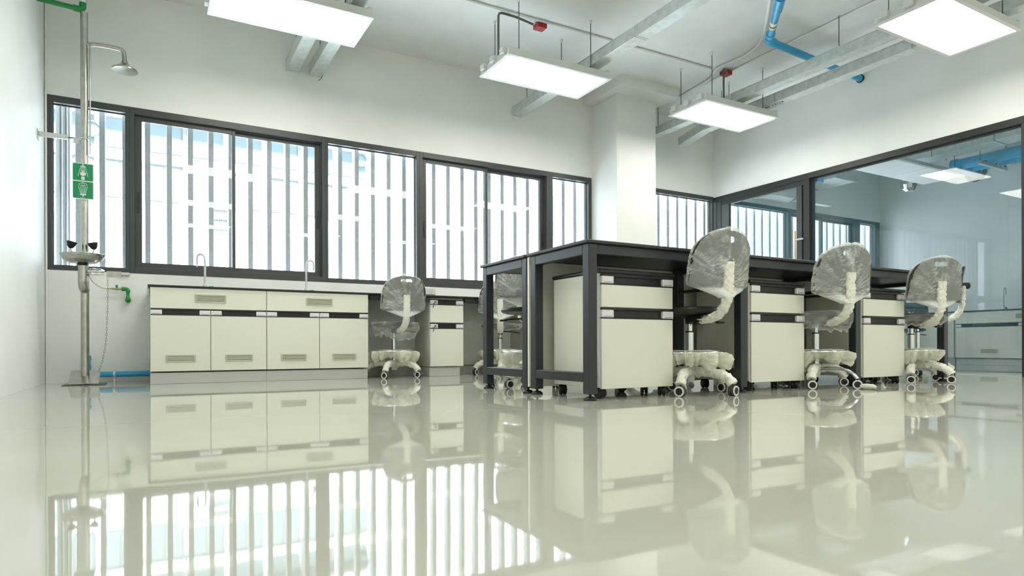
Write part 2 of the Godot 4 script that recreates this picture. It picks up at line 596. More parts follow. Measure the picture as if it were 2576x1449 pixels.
func partition() -> void:
	var st := mk()
	box(st, Vector3(PART_X, 2.495, WALL_Z), Vector3(PART_X + 0.1, CEIL, NEAR_Z))
	box(st, Vector3(PART_X, 0.0, -2.94), Vector3(PART_X + 0.1, 2.495, NEAR_Z))
	structure(fin(st, "wall_right", M.wall_paint), "white wall above the glazed partition")
	var f := frame_node("window_10", "dark framed glazed partition to the next room")
	zbox(f, "top_rail", M.frame_dark, PART_X - 0.012, PART_X + 0.11, 2.425, 2.497, WALL_Z, -2.94)
	zbox(f, "post", M.frame_grey, PART_X - 0.012, PART_X + 0.11, 0, 2.425, WALL_Z, -6.79)
	zbox(f, "post", M.frame_dark, PART_X - 0.006, PART_X + 0.10, 0, 2.425, -6.79, -6.70)
	zbox(f, "post", M.frame_dark, PART_X - 0.012, PART_X + 0.11, 0, 2.425, -5.335, -5.25)
	zbox(f, "post", M.frame_dark, PART_X - 0.012, PART_X + 0.11, 0, 2.425, -2.975, -2.94)
	zbox(f, "bead", M.frame_grey, PART_X + 0.03, PART_X + 0.07, 2.41, 2.425, -5.25, -2.975)
	zbox(f, "floor_track", M.plinth, PART_X + 0.02, PART_X + 0.08, 0.0, 0.003, -5.25, -2.975, 0.001)
	glass_x(f, PART_X + 0.05, 0.006, 2.412, -5.25, -2.975)
	var d := frame_node("door_1", "dark framed glass door in the partition", Vector3(PART_X, 0, -6.70))
	zbox(d, "door_frame", M.frame_dark, 0.0, 0.06, 2.36, 2.425, 0, 1.365)
	zbox(d, "stile", M.frame_grey, 0.0, 0.05, 0.01, 2.36, 0.0, 0.14)
	zbox(d, "stile", M.frame_grey, 0.0, 0.05, 0.01, 2.36, 1.255, 1.335)
	zbox(d, "bottom_rail", M.frame_grey, 0.0, 0.05, 0.01, 0.10, 0.14, 1.255)
	glass_x(d, 0.026, 0.10, 2.36, 0.14, 1.255)
	st = mk()
	tube(st, [Vector3(-0.055, 0.75, 1.275), Vector3(-0.055, 1.78, 1.275)], 0.013, 10)
	fin(st, "pull_bar", M.wood_bar, d)
	st = mk()
	tube(st, [Vector3(-0.055, 1.665, 1.275), Vector3(-0.055, 1.665, 1.39)], 0.011, 10)
	tube(st, [Vector3(-0.055, 1.665, 1.29), Vector3(0.0, 1.665, 1.29)], 0.008, 8)
	fin(st, "handle", M.tap_white, d)

func next_room() -> void:
	# cabinets along the end wall of the next room
	var fx := 11.0
	for k in 2:
		var z1 := -5.38 + 1.86 * k
		var t := thing("sink_cabinet", ["pale cabinet with vents in the next room behind the chairs", "pale cabinet in the next room at the right image edge"][k], "cabinet", Vector3(fx, 0, z1), -PI / 2, "cabinets in the next room")
		cabinet_unit(t, 1.86, 0.46, 2)
	var e := thing("base_cabinet", "plain pale corner cabinet in the next room behind the chair", "cabinet", Vector3(fx, 0, -6.84), -PI / 2)
	bx(e, "body", M.laminate_grey, Vector3(0.0, 0.1, -0.46), Vector3(1.44, 0.815, -0.02), 0.002)
	bx(e, "door", M.laminate, Vector3(0.75, 0.108, -0.02), Vector3(1.44, 0.81, 0.0), 0.002)
	bx(e, "door", M.laminate, Vector3(0.02, 0.108, -0.02), Vector3(0.745, 0.81, 0.0), 0.002)
	bx(e, "plinth", M.plinth, Vector3(0.0, 0.0, -0.44), Vector3(1.44, 0.1, -0.03), 0.002)
	var w := bx(null, "worktop", M.worktop, Vector3(fx - 0.02, 0.815, -6.84), Vector3(FAR_X - 0.005, 0.832, -1.6), 0.002)
	tag(w, "thin black worktop along the wall of the next room", "worktop")
	faucet(Vector3(11.18, 0.832, -4.80), PI / 2, "thin swan neck tap on the worktop in the next room")
	# suspended light panel, switched off
	var l := thing("ceiling_panel_light", "switched off white light panel hanging in the next room", "lamp", Vector3(9.52, 2.80, -5.27))
	var st := mk()
	box(st, Vector3(-0.96, 0.0, -0.305), Vector3(0.96, 0.014, 0.305), 0.003)
	box(st, Vector3(-0.94, 0.014, -0.285), Vector3(0.94, 0.06, 0.285), 0.003)
	fin(st, "housing", M.lamp_white, l)
	bx(l, "diffuser", M.lamp_off, Vector3(-0.93, -0.004, -0.28), Vector3(-0.01, 0.0, 0.28))
	bx(l, "diffuser", M.lamp_off, Vector3(0.01, -0.004, -0.28), Vector3(0.93, 0.0, 0.28))
	for q in [[-0.8, -0.22], [0.8, -0.22], [-0.8, 0.22], [0.8, 0.22]]:
		st = mk()
		tube(st, [Vector3(q[0], 0.06, q[1]), Vector3(q[0], CEIL - 2.80, q[1])], 0.005, 6)
		fin(st, "hanger", M.rod_steel, l)
	# two blue pipes and a steel duct under that ceiling
	for k in 2:
		st = mk()
		var px := 10.93 + 0.30 * k
		tube(st, [Vector3(px, 3.10, -5.35), Vector3(px, 3.10, 2.0)], 0.082, 20)
		tube(st, [Vector3(px, 3.10, -5.30), Vector3(px, 3.10, -5.38)], 0.095, 20)
		tag(fin(st, "water_pipe", M.pvc_blue), ["thick blue water pipe in the next room nearer the steel duct", "thick blue water pipe in the next room nearer the end wall"][k], "pipe", "blue pipes in the next room")
	var bw := thing("blue_wall_pipe", "blue pipe stub leaving through a round hole in the end wall", "pipe", Vector3(FAR_X, 3.06, -5.30))
	st = mk()
	tube(st, [Vector3(0, 0, 0), Vector3(-0.62, 0.0, 0)], 0.075, 20)
	fin(st, "pipe_run", M.pvc_blue, bw)
	st = mk()
	X = Transform3D(Basis(Vector3.BACK, PI / 2), Vector3(-0.002, 0, 0))
	lathe(st, [Vector2(0.095, 0.0), Vector2(0.155, 0.0), Vector2(0.155, 0.012), Vector2(0.095, 0.012)], 32)
	X = Transform3D()
	fin(st, "hole_rim", M.rod_steel, bw)
	var br := thing("pipe_bracket", "perforated steel bracket under the two blue pipes", "bracket", Vector3(10.62, 2.965, -4.86))
	bx(br, "channel", M.galvanised, Vector3(0.0, 0.0, -0.025), Vector3(0.80, 0.045, 0.025), 0.004)
	for k in 3:
		bx(br, "clip", M.rod_steel, Vector3(0.16 + 0.30 * k - 0.012, 0.045, -0.02), Vector3(0.16 + 0.30 * k + 0.012, 0.075, 0.02), 0.002)
	for k in 2:
		st = mk()
		tube(st, [Vector3(0.02 + 0.76 * k, 0.02, 0), Vector3(0.02 + 0.76 * k, CEIL - 2.965, 0)], 0.006, 6)
		fin(st, "hanger", M.rod_steel, br)
	var du := thing("air_duct", "wide galvanised duct under the ceiling of the next room", "duct", Vector3(10.02, 3.09, -6.0))
	for k in 5:
		bx(du, "duct_section", M.galvanised, Vector3(0, 0, 1.6 * k), Vector3(0.36, 0.22, 1.6 * k + 1.58), 0.006)
		bx(du, "flange", M.galvanised, Vector3(-0.012, -0.012, 1.6 * k + 1.565), Vector3(0.372, 0.232, 1.6 * k + 1.595), 0.003)
	for k in 4:
		for x in [-0.02, 0.38]:
			st = mk()
			tube(st, [Vector3(x, -0.02, 1.6 * k + 0.8), Vector3(x, CEIL - 3.09, 1.6 * k + 0.8)], 0.005, 6)
			fin(st, "hanger", M.rod_steel, du)
	var sd := thing("short_duct", "short galvanised duct end near the wall air conditioner", "duct", Vector3(9.10, 2.86, -6.10))
	bx(sd, "duct_section", M.galvanised, Vector3(0, 0, -0.74), Vector3(0.52, 0.14, 0.0), 0.005)
	bx(sd, "flange", M.galvanised, Vector3(-0.012, -0.012, -0.012), Vector3(0.532, 0.152, 0.01), 0.003)
	# bundled dark fittings above the glazing
	var fb := thing("valve_bundle", "dark valves and thin pipes bundled under the next room ceiling", "pipework", Vector3(9.45, 3.12, -4.30))
	for k in 3:
		st = mk()
		tube(st, [Vector3(0.09 * k, 0.03 * k, -1.4), Vector3(0.09 * k, 0.03 * k, 4.0)], 0.018, 10)
		fin(st, "thin_pipe", M.galvanised, fb)
	for k in 6:
		st = mk()
		tube(st, [Vector3(0.03 * k, -0.02, -0.9 + 0.33 * k), Vector3(0.03 * k, -0.02, -0.76 + 0.33 * k)], 0.045, 12)
		tube(st, [Vector3(0.03 * k, 0.0, -0.83 + 0.33 * k), Vector3(0.03 * k, 0.10, -0.83 + 0.33 * k)], 0.02, 10)
		fin(st, "valve", M.black_plastic, fb)
	for k in 3:
		st = mk()
		tube(st, [Vector3(-0.03, -0.02, -1.2 + 1.6 * k), Vector3(-0.03, CEIL - 3.12, -1.2 + 1.6 * k)], 0.005, 6)
		fin(st, "hanger", M.rod_steel, fb)
	# wall air conditioner
	var ac := thing("air_conditioner", "white wall air conditioner high in the next room", "air conditioner", Vector3(8.86, 2.585, WALL_Z))
	st = mk()
	X = Transform3D(Basis(Vector3.UP, PI / 2), Vector3(0, 0, 0))
	prism(st, [Vector2(-0.24, 0.10), Vector2(-0.235, 0.30), Vector2(-0.20, 0.34), Vector2(0, 0.34), Vector2(0, 0.0), Vector2(-0.10, 0.0), Vector2(-0.20, 0.045)], 0.95)
	X = Transform3D()
	fin(st, "case", M.air_unit, ac)
	bx(ac, "vane", M.lamp_white, Vector3(0.04, 0.012, 0.12), Vector3(0.91, 0.02, 0.22), 0.002)
	bx(ac, "badge", M.frame_grey, Vector3(0.42, 0.225, 0.238), Vector3(0.53, 0.235, 0.243))
	var vl := thing("control_valve", "black and blue control valve above the air conditioner", "valve", Vector3(8.95, 2.87, -6.35))
	st = mk()
	tube(st, [Vector3(0, -0.05, 0), Vector3(0, 0.12, 0)], 0.05, 14)
	tube(st, [Vector3(-0.1, 0.03, 0), Vector3(0.1, 0.03, 0)], 0.03, 12)
	fin(st, "body", M.black_plastic, vl)
	bx(vl, "actuator", M.pvc_blue, Vector3(-0.02, -0.06, 0.03), Vector3(0.07, 0.10, 0.10), 0.006)
	st = mk()
	tube(st, [Vector3(0, 0.12, 0), Vector3(0, CEIL - 2.87, 0)], 0.008, 8)
	fin(st, "stem", M.rod_steel, vl)
	var fan := thing("vent_fan", "round chrome ventilator dome on the far ceiling pipe", "ventilator", Vector3(10.45, 2.88, -5.74))
	st = mk()
	lathe(st, [Vector2(0, -0.16), Vector2(0.07, -0.15), Vector2(0.12, -0.11), Vector2(0.145, -0.05), Vector2(0.15, 0.0), Vector2(0.12, 0.03), Vector2(0.05, 0.05)], 28)
	fin(st, "dome", M.chrome, fan)
	st = mk()
	tube(st, [Vector3(0, 0.04, 0), Vector3(0, CEIL - 2.88, 0)], 0.05, 14)
	fin(st, "neck", M.galvanised, fan)

func outside() -> void:
	var st := mk()
	box(st, Vector3(-30, -4.3, -60), Vector3(45, -4.0, -7.2))
	structure(fin(st, "ground", M.yard), "pale paved yard outside")
	var b := thing("white_building", "sunlit white building with a window band beyond the fins", "building", Vector3(0, -4, -14))
	bx(b, "wall", M.facade, Vector3(-14, 0, -6), Vector3(22, 13, 0))
	bx(b, "ledge", M.facade, Vector3(-6.0, 8.62, 0), Vector3(4.4, 8.72, 0.22), 0.01)
	bx(b, "ledge", M.facade, Vector3(-6.0, 7.80, 0), Vector3(4.4, 7.97, 0.08), 0.01)
	for k in 12:
		var x0 := -4.45 + 0.72 * k
		var w := bx(b, "window", M.facade_pipe, Vector3(x0 + 0.04, 7.06, 0), Vector3(x0 + 0.68, 8.58, 0.03), 0.004)
		bx(w, "upper_pane", M.facade_pane, Vector3(x0 + 0.07, 8.02, 0.03), Vector3(x0 + 0.65, 8.54, 0.04))
		bx(w, "lower_pane", M.facade_pale, Vector3(x0 + 0.07, 7.10, 0.03), Vector3(x0 + 0.345, 7.76, 0.04))
		bx(w, "lower_pane", M.facade_pale, Vector3(x0 + 0.375, 7.10, 0.03), Vector3(x0 + 0.65, 7.76, 0.04))
		if k % 3 == 1:
			st = mk()
			tube(st, [Vector3(x0, 7.76, 0.06), Vector3(x0, 8.6, 0.06)], 0.03, 10)
			fin(st, "drain_pipe", M.facade_pipe, b)
	for q in [[-0.92, 8.30], [4.03, 8.41]]:
		st = mk()
		X = Transform3D(Basis(Vector3.RIGHT, PI / 2), Vector3(q[0], q[1], 0.05))
		lathe(st, [Vector2(0.15, 0.0), Vector2(0.15, 0.05), Vector2(0.12, 0.06), Vector2(0.11, 0.03), Vector2(0.0, 0.03)], 24)
		X = Transform3D()
		fin(st, "round_vent", M.facade_pane, b)
	var gr := bx(b, "grille", M.facade_grille, Vector3(1.05, 6.62, 0), Vector3(1.42, 7.2, 0.02), 0.004)
	for k in 12:
		bx(gr, "grille_bar", M.facade_pipe, Vector3(1.06 + 0.03 * k, 6.62, 0.02), Vector3(1.072 + 0.03 * k, 7.2, 0.035))
	for k in 3:
		bx(gr, "grille_bar", M.facade, Vector3(1.05, 6.66 + 0.19 * k, 0.03), Vector3(1.42, 6.70 + 0.19 * k, 0.045))
	for q in [[5.28, 6.35, 5.40], [6.9, 6.05, 7.22]]:
		for k in 26:
			bx(b, "louvre_slat", M.slat_gold, Vector3(q[0], q[1] + 0.085 * k - 0.75, 0.02), Vector3(q[2], q[1] + 0.085 * k + 0.014 - 0.75, 0.06))
	for k in 3:
		bx(b, "window", M.facade_pane, Vector3(8.35 + 0.62 * k, 7.2 - 0.03 * k, 0), Vector3(8.72 + 0.62 * k, 8.2, 0.03), 0.004)
	st = mk()
	X = Transform3D(Basis(), Vector3(-1.45, 6.55, 0.1))
	lathe(st, [Vector2(0.34, 0.0), Vector2(0.33, 0.12), Vector2(0.26, 0.24), Vector2(0.12, 0.31), Vector2(0.0, 0.33)], 24)
	X = Transform3D()
	fin(st, "hood", M.facade_pane, b)

# ---------------------------------------------------------------- ceiling things
func panel_lamp(at: Vector3, label: String, conduit := 0) -> void:
	var l := thing("panel_lamp", label, "lamp", at, 0.0, "hanging panel lamps")
	var st := mk()
	box(st, Vector3(-0.6, 0.0, -0.3), Vector3(0.6, 0.012, -0.265), 0.002)
	box(st, Vector3(-0.6, 0.0, 0.265), Vector3(0.6, 0.012, 0.3), 0.002)
	box(st, Vector3(-0.6, 0.0, -0.265), Vector3(-0.565, 0.012, 0.265), 0.002)
	box(st, Vector3(0.565, 0.0, -0.265), Vector3(0.6, 0.012, 0.265), 0.002)
	fin(st, "rim", M.lamp_white, l)
	st = mk()
	box(st, Vector3(-0.585, 0.012, -0.285), Vector3(0.585, 0.075, 0.285), 0.003)
	fin(st, "housing", M.lamp_white, l)
	for z in [-0.23, -0.03, 0.17]:
		bx(l, "end_block", M.lamp_white, Vector3(-0.625, 0.03, z), Vector3(-0.585, 0.085, z + 0.075), 0.004)
	for s in [-1, 1]:
		bx(l, "lug", M.lamp_white, Vector3(0.555, 0.075, s * 0.27 - 0.012), Vector3(0.585, 0.095, s * 0.27 + 0.012), 0.002)
	bx(l, "diffuser", M.lamp_glow, Vector3(-0.565, 0.003, -0.265), Vector3(0.565, 0.010, 0.265))
	for q in [[-0.45, -0.24], [0.35, -0.24], [-0.45, 0.24], [0.38, 0.24]]:
		st = mk()
		tube(st, [Vector3(q[0], 0.075, q[1]), Vector3(q[0], CEIL - at.y, q[1])], 0.0045, 6)
		fin(st, "hanger", M.rod_steel, l)
		st = mk()
		X = Transform3D(Basis(), Vector3(q[0], CEIL - at.y - 0.03, q[1]))
		lathe(st, [Vector2(0.004, 0.0), Vector2(0.008, 0.005), Vector2(0.016, 0.03), Vector2(0.0, 0.03)], 10)
		X = Transform3D()
		fin(st, "anchor", M.lamp_white, l)
	if conduit == 1:
		st = mk()
		tube(st, spline([Vector3(-0.55, 0.08, 0.02), Vector3(-0.55, 0.42, 0.02), Vector3(-0.545, 0.50, 0.02), Vector3(-0.50, 0.53, 0.0), Vector3(-0.30, 0.54, -0.02), Vector3(-0.12, 0.535, -0.05)], 24), 0.011, 8)
		fin(st, "flexible_conduit", M.rod_steel, l)
		bx(l, "junction_box", M.red_box, Vector3(-0.09, 0.507, -0.10), Vector3(0.02, 0.555, -0.0), 0.006)
	elif conduit == 2:
		st = mk()
		tube(st, spline([Vector3(-0.18, 0.08, 0.16), Vector3(-0.18, 0.38, 0.16), Vector3(-0.17, 0.46, 0.15), Vector3(-0.12, 0.50, 0.12), Vector3(0.02, 0.52, 0.03)], 24), 0.011, 8)
		fin(st, "flexible_conduit", M.rod_steel, l)
		bx(l, "junction_box", M.red_box, Vector3(-0.01, 0.507, -0.06), Vector3(0.10, 0.555, 0.04), 0.006)
	var a := AreaLight3D.new()
	a.name = "lamp_light"
	a.area_size = Vector2(1.12, 0.52)
	a.light_energy = 1.27
	a.light_color = Color(1.0, 0.988, 0.935)
	a.shadow_enabled = true
	a.set("area_range", 14.0)
	a.position = Vector3(0, -0.004, 0)
	a.rotation.x = -PI / 2
	l.add_child(a)

func lamps() -> void:
	panel_lamp(Vector3(1.005, 3.0, -5.44), "leftmost lit panel lamp above the sink bench", 0)
	panel_lamp(Vector3(3.47, 3.0, -5.46), "lit panel lamp left of the pillar", 1)
	panel_lamp(Vector3(5.90, 3.0, -5.375), "lit panel lamp right of the pillar", 2)
	panel_lamp(Vector3(5.93, 3.0, -2.95), "lit panel lamp in the upper right corner", 1)
	panel_lamp(Vector3(1.005, 3.0, -2.95), "lit panel lamp above the open floor")
	panel_lamp(Vector3(3.47, 3.0, -2.95), "lit panel lamp above the near end of the lab table")
	for k in 3:
		panel_lamp(Vector3(1.005 + 2.46 * k, 3.0, -0.45), "lit panel lamp of the row above the viewer")
	for k in 3:
		panel_lamp(Vector3(1.005 + 2.46 * k, 3.0, 2.0), "lit panel lamp of the row behind the viewer")

func trunking(label: String, x0: float, w: float, z0: float, z1: float, joints: Array) -> Node3D:
	var t := thing("cable_trunking", label, "trunking", Vector3(x0, 3.127, z0), 0.0, "galvanised cable trunking")
	var edges := [0.0] + joints + [z1 - z0]
	for k in edges.size() - 1:
		bx(t, "trunk_section", M.galvanised, Vector3(0, 0, edges[k] + 0.001), Vector3(w, 0.10, edges[k + 1] - 0.001), 0.002)
		bx(t, "lid", M.galvanised, Vector3(-0.004, 0.10, edges[k] + 0.001), Vector3(w + 0.004, 0.106, edges[k + 1] - 0.001), 0.001)
	for j in joints:
		bx(t, "joint_collar", M.galvanised, Vector3(-0.003, -0.003, j - 0.022), Vector3(w + 0.003, 0.104, j - 0.004), 0.001)
		bx(t, "joint_collar", M.galvanised, Vector3(-0.003, -0.003, j + 0.004), Vector3(w + 0.003, 0.104, j + 0.022), 0.001)
	for z in [0.30, 2.9, 5.2]:
		if z < z1 - z0:
			var st := mk()
			tube(st, [Vector3(w / 2, 0.106, z), Vector3(w / 2, CEIL - 3.127, z)], 0.0045, 6)
			fin(st, "hanger", M.rod_steel, t)
	return t

func services() -> void:
	var a := trunking("left one of the pair of cable trunks behind the leftmost lamp", 1.21, 0.118, WALL_Z - 0.05, 3.0, [1.3, 3.7, 6.1])
	var b := trunking("right one of the pair of cable trunks behind the leftmost lamp", 1.44, 0.118, WALL_Z - 0.05, 3.0, [1.5, 3.9, 6.3])
	var c := trunking("single cable trunk running out left of the pillar", 3.86, 0.132, WALL_Z - 0.05, 3.0, [0.9, 2.35, 4.8])
	for q in [[a, 0.118], [b, 0.118], [c, 0.132]]:     # the plaster holes they leave through
		var st := mk()
		X = Transform3D(Basis(Vector3.RIGHT, PI / 2), Vector3(q[1] / 2 - 0.006, 0.038, 0.052))
		lathe(st, [Vector2(0.078, -0.002), Vector2(0.084, 0.0), Vector2(0.084, 0.006), Vector2(0.078, 0.006), Vector2(0.0, 0.004)], 28)
		X = Transform3D()
		fin(st, "hole_rim", M.wall_paint, q[0])
	var rs := mk()
	X = Transform3D(Basis(), Vector3(0.118 / 2 - 0.006, 0.038, 0.0585))
	var arc := []
	for k in 12:
		var an := -1.1 + 1.3 * k / 11.0
		arc.append(Vector3(cos(an), sin(an), 0) * 0.083)
	tube(rs, arc, 0.003, 6)
	X = Transform3D()
	fin(rs, "rust_edge", M.rust, b)
	var d := trunking("cable trunk running past the right side of the pillar", 5.88, 0.125, WALL_Z + 0.0, 3.0, [0.60, 1.62, 3.55])
	var e := trunking("rightmost cable trunk, ending before the wall with a bent end", 6.31, 0.135, -6.15, 3.0, [1.15, 2.70])
	var en := mk()                                    # the bent end piece
	X = Transform3D(Basis(Vector3.UP, -0.28), Vector3(0, 0, 0))
	box(en, Vector3(0.0, -0.002, -0.60), Vector3(0.138, 0.104, -0.002), 0.002)
	X = Transform3D()
	fin(en, "bent_end", M.galvanised, e)
	for q in [[d, 1.30, 0.125], [e, 0.98, 0.135]]:     # printed marks on the undersides
		var st := mk()
		for k in 7:
			var zz: float = q[1] + 0.032 * k + (0.03 if k > 1 else 0.0)
			box(st, Vector3(q[2] * 0.36, -0.0012, zz), Vector3(q[2] * 0.58, -0.0004, zz + 0.02 - 0.004 * (k % 3)))
		fin(st, "printed_mark", M.print_dark, q[0])
	# conduits on the ceiling
	var st := mk()
	tube(st, [Vector3(LEFT_X, CEIL - 0.012, -5.49), Vector3(5.75, CEIL - 0.012, -5.42)], 0.011, 8)
	tag(fin(st, "ceiling_conduit", M.wall_paint), "white conduit running along the ceiling beside the lamps", "conduit")
	st = mk()
	tube(st, [Vector3(6.02, CEIL - 0.012, -6.84), Vector3(5.97, CEIL - 0.012, -3.6), Vector3(5.97, CEIL - 0.012, 2.0)], 0.011, 8)
	tag(fin(st, "ceiling_conduit", M.wall_paint), "white conduit running on the ceiling towards the upper right", "conduit")
	st = mk()
	tube(st, spline([Vector3(6.0, CEIL - 0.016, -6.1), Vector3(5.93, CEIL - 0.018, -5.62), Vector3(5.78, CEIL - 0.02, -5.36), Vector3(5.80, CEIL - 0.02, -5.0), Vector3(5.62, CEIL - 0.02, -4.6), Vector3(4.85, CEIL - 0.02, -3.85)], 40), 0.015, 8)
	tag(fin(st, "ceiling_conduit", M.wall_paint), "bent white conduit leading to the blue pipe", "conduit")
	# blue waste pipe
	var p := thing("blue_pipe", "bright blue bent water pipe under the ceiling", "pipe", Vector3(5.50, 3.41, -4.42))
	st = mk()
	tube(st, [Vector3(0.02, 0, -0.003), Vector3(1.82, 0.03, -0.155)], 0.036, 18)
	fin(st, "pipe_run", M.pvc_blue, p)
	st = mk()
	tube(st, [Vector3(-0.02, 0, 0.02), Vector3(-0.56, 0, 0.57), Vector3(-1.6, 0, 1.63)], 0.036, 18)
	fin(st, "pipe_run", M.pvc_blue, p)
	st = mk()
	tube(st, [Vector3(0.09, 0, -0.008), Vector3(0.03, 0, -0.004), Vector3(-0.015, 0, 0.015), Vector3(-0.06, 0, 0.062)], 0.044, 18)
	fin(st, "elbow", M.pvc_blue, p)
	st = mk()
	tube(st, [Vector3(-0.07, 0, 0.072), Vector3(-0.115, 0, 0.117)], 0.043, 18)
	fin(st, "elbow", M.pvc_blue, p)
	st = mk()
	tube(st, [Vector3(-0.44, 0, 0.448), Vector3(-0.60, 0, 0.61)], 0.046, 18)
	fin(st, "coupling", M.pvc_blue, p)
	st = mk()
	tube(st, [Vector3(-0.20, 0, 0.204), Vector3(-0.30, 0, 0.306)], 0.0366, 18)
	fin(st, "label_band", M.label_brown, p)
	for q in [[0.205, 0.235], [0.255, 0.298]]:
		st = mk()
		tube(st, [Vector3(-q[0], 0, q[0] * 1.019), Vector3(-q[1], 0, q[1] * 1.019)], 0.0369, 18)
		fin(st, "label_band", M.sign_white, p)
	st = mk()
	X = Transform3D(Basis(Vector3.BACK, PI / 2), Vector3(1.785, 0.03, -0.153))
	lathe(st, [Vector2(0.036, 0.0), Vector2(0.047, 0.002), Vector2(0.047, 0.012), Vector2(0.036, 0.014)], 24)
	X = Transform3D()
	fin(st, "wall_collar", M.gasket, p)

# ---------------------------------------------------------------- benches
func grille_part(parent: Node3D, cx: float, cy: float, w: float, h: float) -> void:
	var st := mk()
	box(st, Vector3(cx - w / 2, cy - h / 2, -0.002), Vector3(cx + w / 2, cy - h / 2 + 0.012, 0.006), 0.002)
	box(st, Vector3(cx - w / 2, cy + h / 2 - 0.012, -0.002), Vector3(cx + w / 2, cy + h / 2, 0.006), 0.002)
	box(st, Vector3(cx - w / 2, cy - h / 2 + 0.012, -0.002), Vector3(cx - w / 2 + 0.014, cy + h / 2 - 0.012, 0.006), 0.002)
	box(st, Vector3(cx + w / 2 - 0.014, cy - h / 2 + 0.012, -0.002), Vector3(cx + w / 2, cy + h / 2 - 0.012, 0.006), 0.002)
	var v := fin(st, "vent", M.grille, parent)
	bx(v, "vent_back", M.grille_dark, Vector3(cx - w / 2 + 0.012, cy - h / 2 + 0.01, -0.002), Vector3(cx + w / 2 - 0.012, cy + h / 2 - 0.01, 0.0008))
	for k in 4:
		var y := cy - h / 2 + 0.015 + (h - 0.03) * (k + 0.3) / 4.0
		bx(v, "vent_slat", M.grille, Vector3(cx - w / 2 + 0.014, y, 0.0), Vector3(cx + w / 2 - 0.014, y + 0.0065, 0.004), 0.001)

func strip_handle(parent: Node3D, x0: float, x1: float, y0: float, y1: float, key := false) -> void:
	# black grip strip across a front, with white end caps that hold a card
	var h := y1 - y0
	var st := mk()
	box(st, Vector3(x0 + 0.002, y0, -0.022), Vector3(x1 - 0.002, y1, -0.014))
	box(st, Vector3(x0 + 0.002, y1 - 0.012, -0.02), Vector3(x1 - 0.002, y1, 0.001), 0.002)
	box(st, Vector3(x0 + 0.002, y0, -0.02), Vector3(x1 - 0.002, y0 + 0.007, 0.001), 0.002)
	var g := fin(st, "grip_strip", M.handle_black, parent)
	var cw := minf(0.085, (x1 - x0) * 0.22)
	for s in 2:
		var a := x0 if s == 0 else x1 - cw
		var cap := bx(g, "end_cap", M.cap_white, Vector3(a, y0 + 0.007, -0.016), Vector3(a + cw, y1 - 0.011, 0.006), 0.003)
		bx(g, "card_line", M.cap_line, Vector3(a + 0.012, y0 + 0.012, 0.0055), Vector3(a + cw - 0.012, y0 + 0.0155, 0.0068))
		if key and s == 0:
			st = mk()
			tube(st, [Vector3(a + cw - 0.03, y0 + h * 0.5, 0.0), Vector3(a + cw - 0.03, y0 + h * 0.5, 0.02)], 0.009, 10)
			tube(st, spline([Vector3(a + cw - 0.03, y0 + h * 0.5, 0.02), Vector3(a + cw - 0.045, y0 + h * 0.45, 0.03), Vector3(a + cw - 0.055, y0 - 0.005, 0.028), Vector3(a + cw - 0.06, y0 - 0.03, 0.025)], 8), 0.004, 6)
			fin(st, "key", M.rod_steel, g)

func cabinet_unit(t: Node3D, w: float, depth: float, doors: int) -> void:
	# fronts at z = 0, body behind, from x = 0 to w
	bx(t, "body", M.laminate_edge, Vector3(0, 0.104, -depth), Vector3(w, 0.814, -0.02), 0.002)
	bx(t, "plinth", M.plinth, Vector3(0.0, 0.0, -depth + 0.02), Vector3(w, 0.095, -0.03), 0.002)
	var pl := bx(t, "upper_panel", M.laminate, Vector3(0.002, 0.636, -0.02), Vector3(w - 0.002, 0.812, 0.0), 0.0015)
	grille_part(pl, w * 0.5, 0.727, 0.245, 0.072)
	var dw := w / doors
	for k in doors:
		var d := bx(t, "door", M.laminate, Vector3(dw * k + 0.0025, 0.108, -0.02), Vector3(dw * (k + 1) - 0.0025, 0.578, 0.0), 0.0015)
		grille_part(d, dw * k + dw * 0.5, 0.214, 0.225, 0.062)
		strip_handle(d, dw * k + 0.0025, dw * (k + 1) - 0.0025, 0.578, 0.634)

func faucet(at: Vector3, turn: float, label: String, swan := 0.0) -> void:
	var t := thing("lab_tap", label, "tap", at, turn, "swan neck laboratory taps")
	var st := mk()
	lathe(st, [Vector2(0.0, 0.0), Vector2(0.026, 0.0), Vector2(0.026, 0.012), Vector2(0.021, 0.016), Vector2(0.019, 0.055), Vector2(0.013, 0.062), Vector2(0.0, 0.062)], 20)
	fin(st, "base", M.tap_white, t)
	st = mk()
	tube(st, spline([Vector3(0, 0.05, 0), Vector3(0, 0.27, 0), Vector3(0, 0.315, 0.008), Vector3(0, 0.335, 0.035), Vector3(0, 0.325, 0.062), Vector3(0, 0.295, 0.07), Vector3(0, 0.265, 0.07)], 36), 0.0095, 12)
	fin(st, "swan_neck", M.tap_white, t)
	st = mk()
	X = Transform3D(Basis(), Vector3(0, 0.215, 0.07))
	lathe(st, [Vector2(0.0, 0.0), Vector2(0.004, 0.0), Vector2(0.005, 0.025), Vector2(0.010, 0.034), Vector2(0.010, 0.055), Vector2(0.0, 0.055)], 14)
	X = Transform3D()
	fin(st, "nozzle", M.tap_white, t)
	var yaw := Basis(Vector3.UP, -turn + swan)
	st = mk()
	X = Transform3D(yaw * Basis(Vector3.BACK, -PI / 2), Vector3(0, 0.024, 0))
	lathe(st, [Vector2(0.010, 0.0), Vector2(0.010, 0.034), Vector2(0.0, 0.034)], 14)
	fin(st, "valve", M.tap_white, t)
	st = mk()
	lathe(st, [Vector2(0.0, 0.034), Vector2(0.017, 0.034), Vector2(0.021, 0.045), Vector2(0.022, 0.068), Vector2(0.018, 0.072), Vector2(0.0, 0.072)], 8)
	X = Transform3D()
	fin(st, "knob", M.knob_green, t)

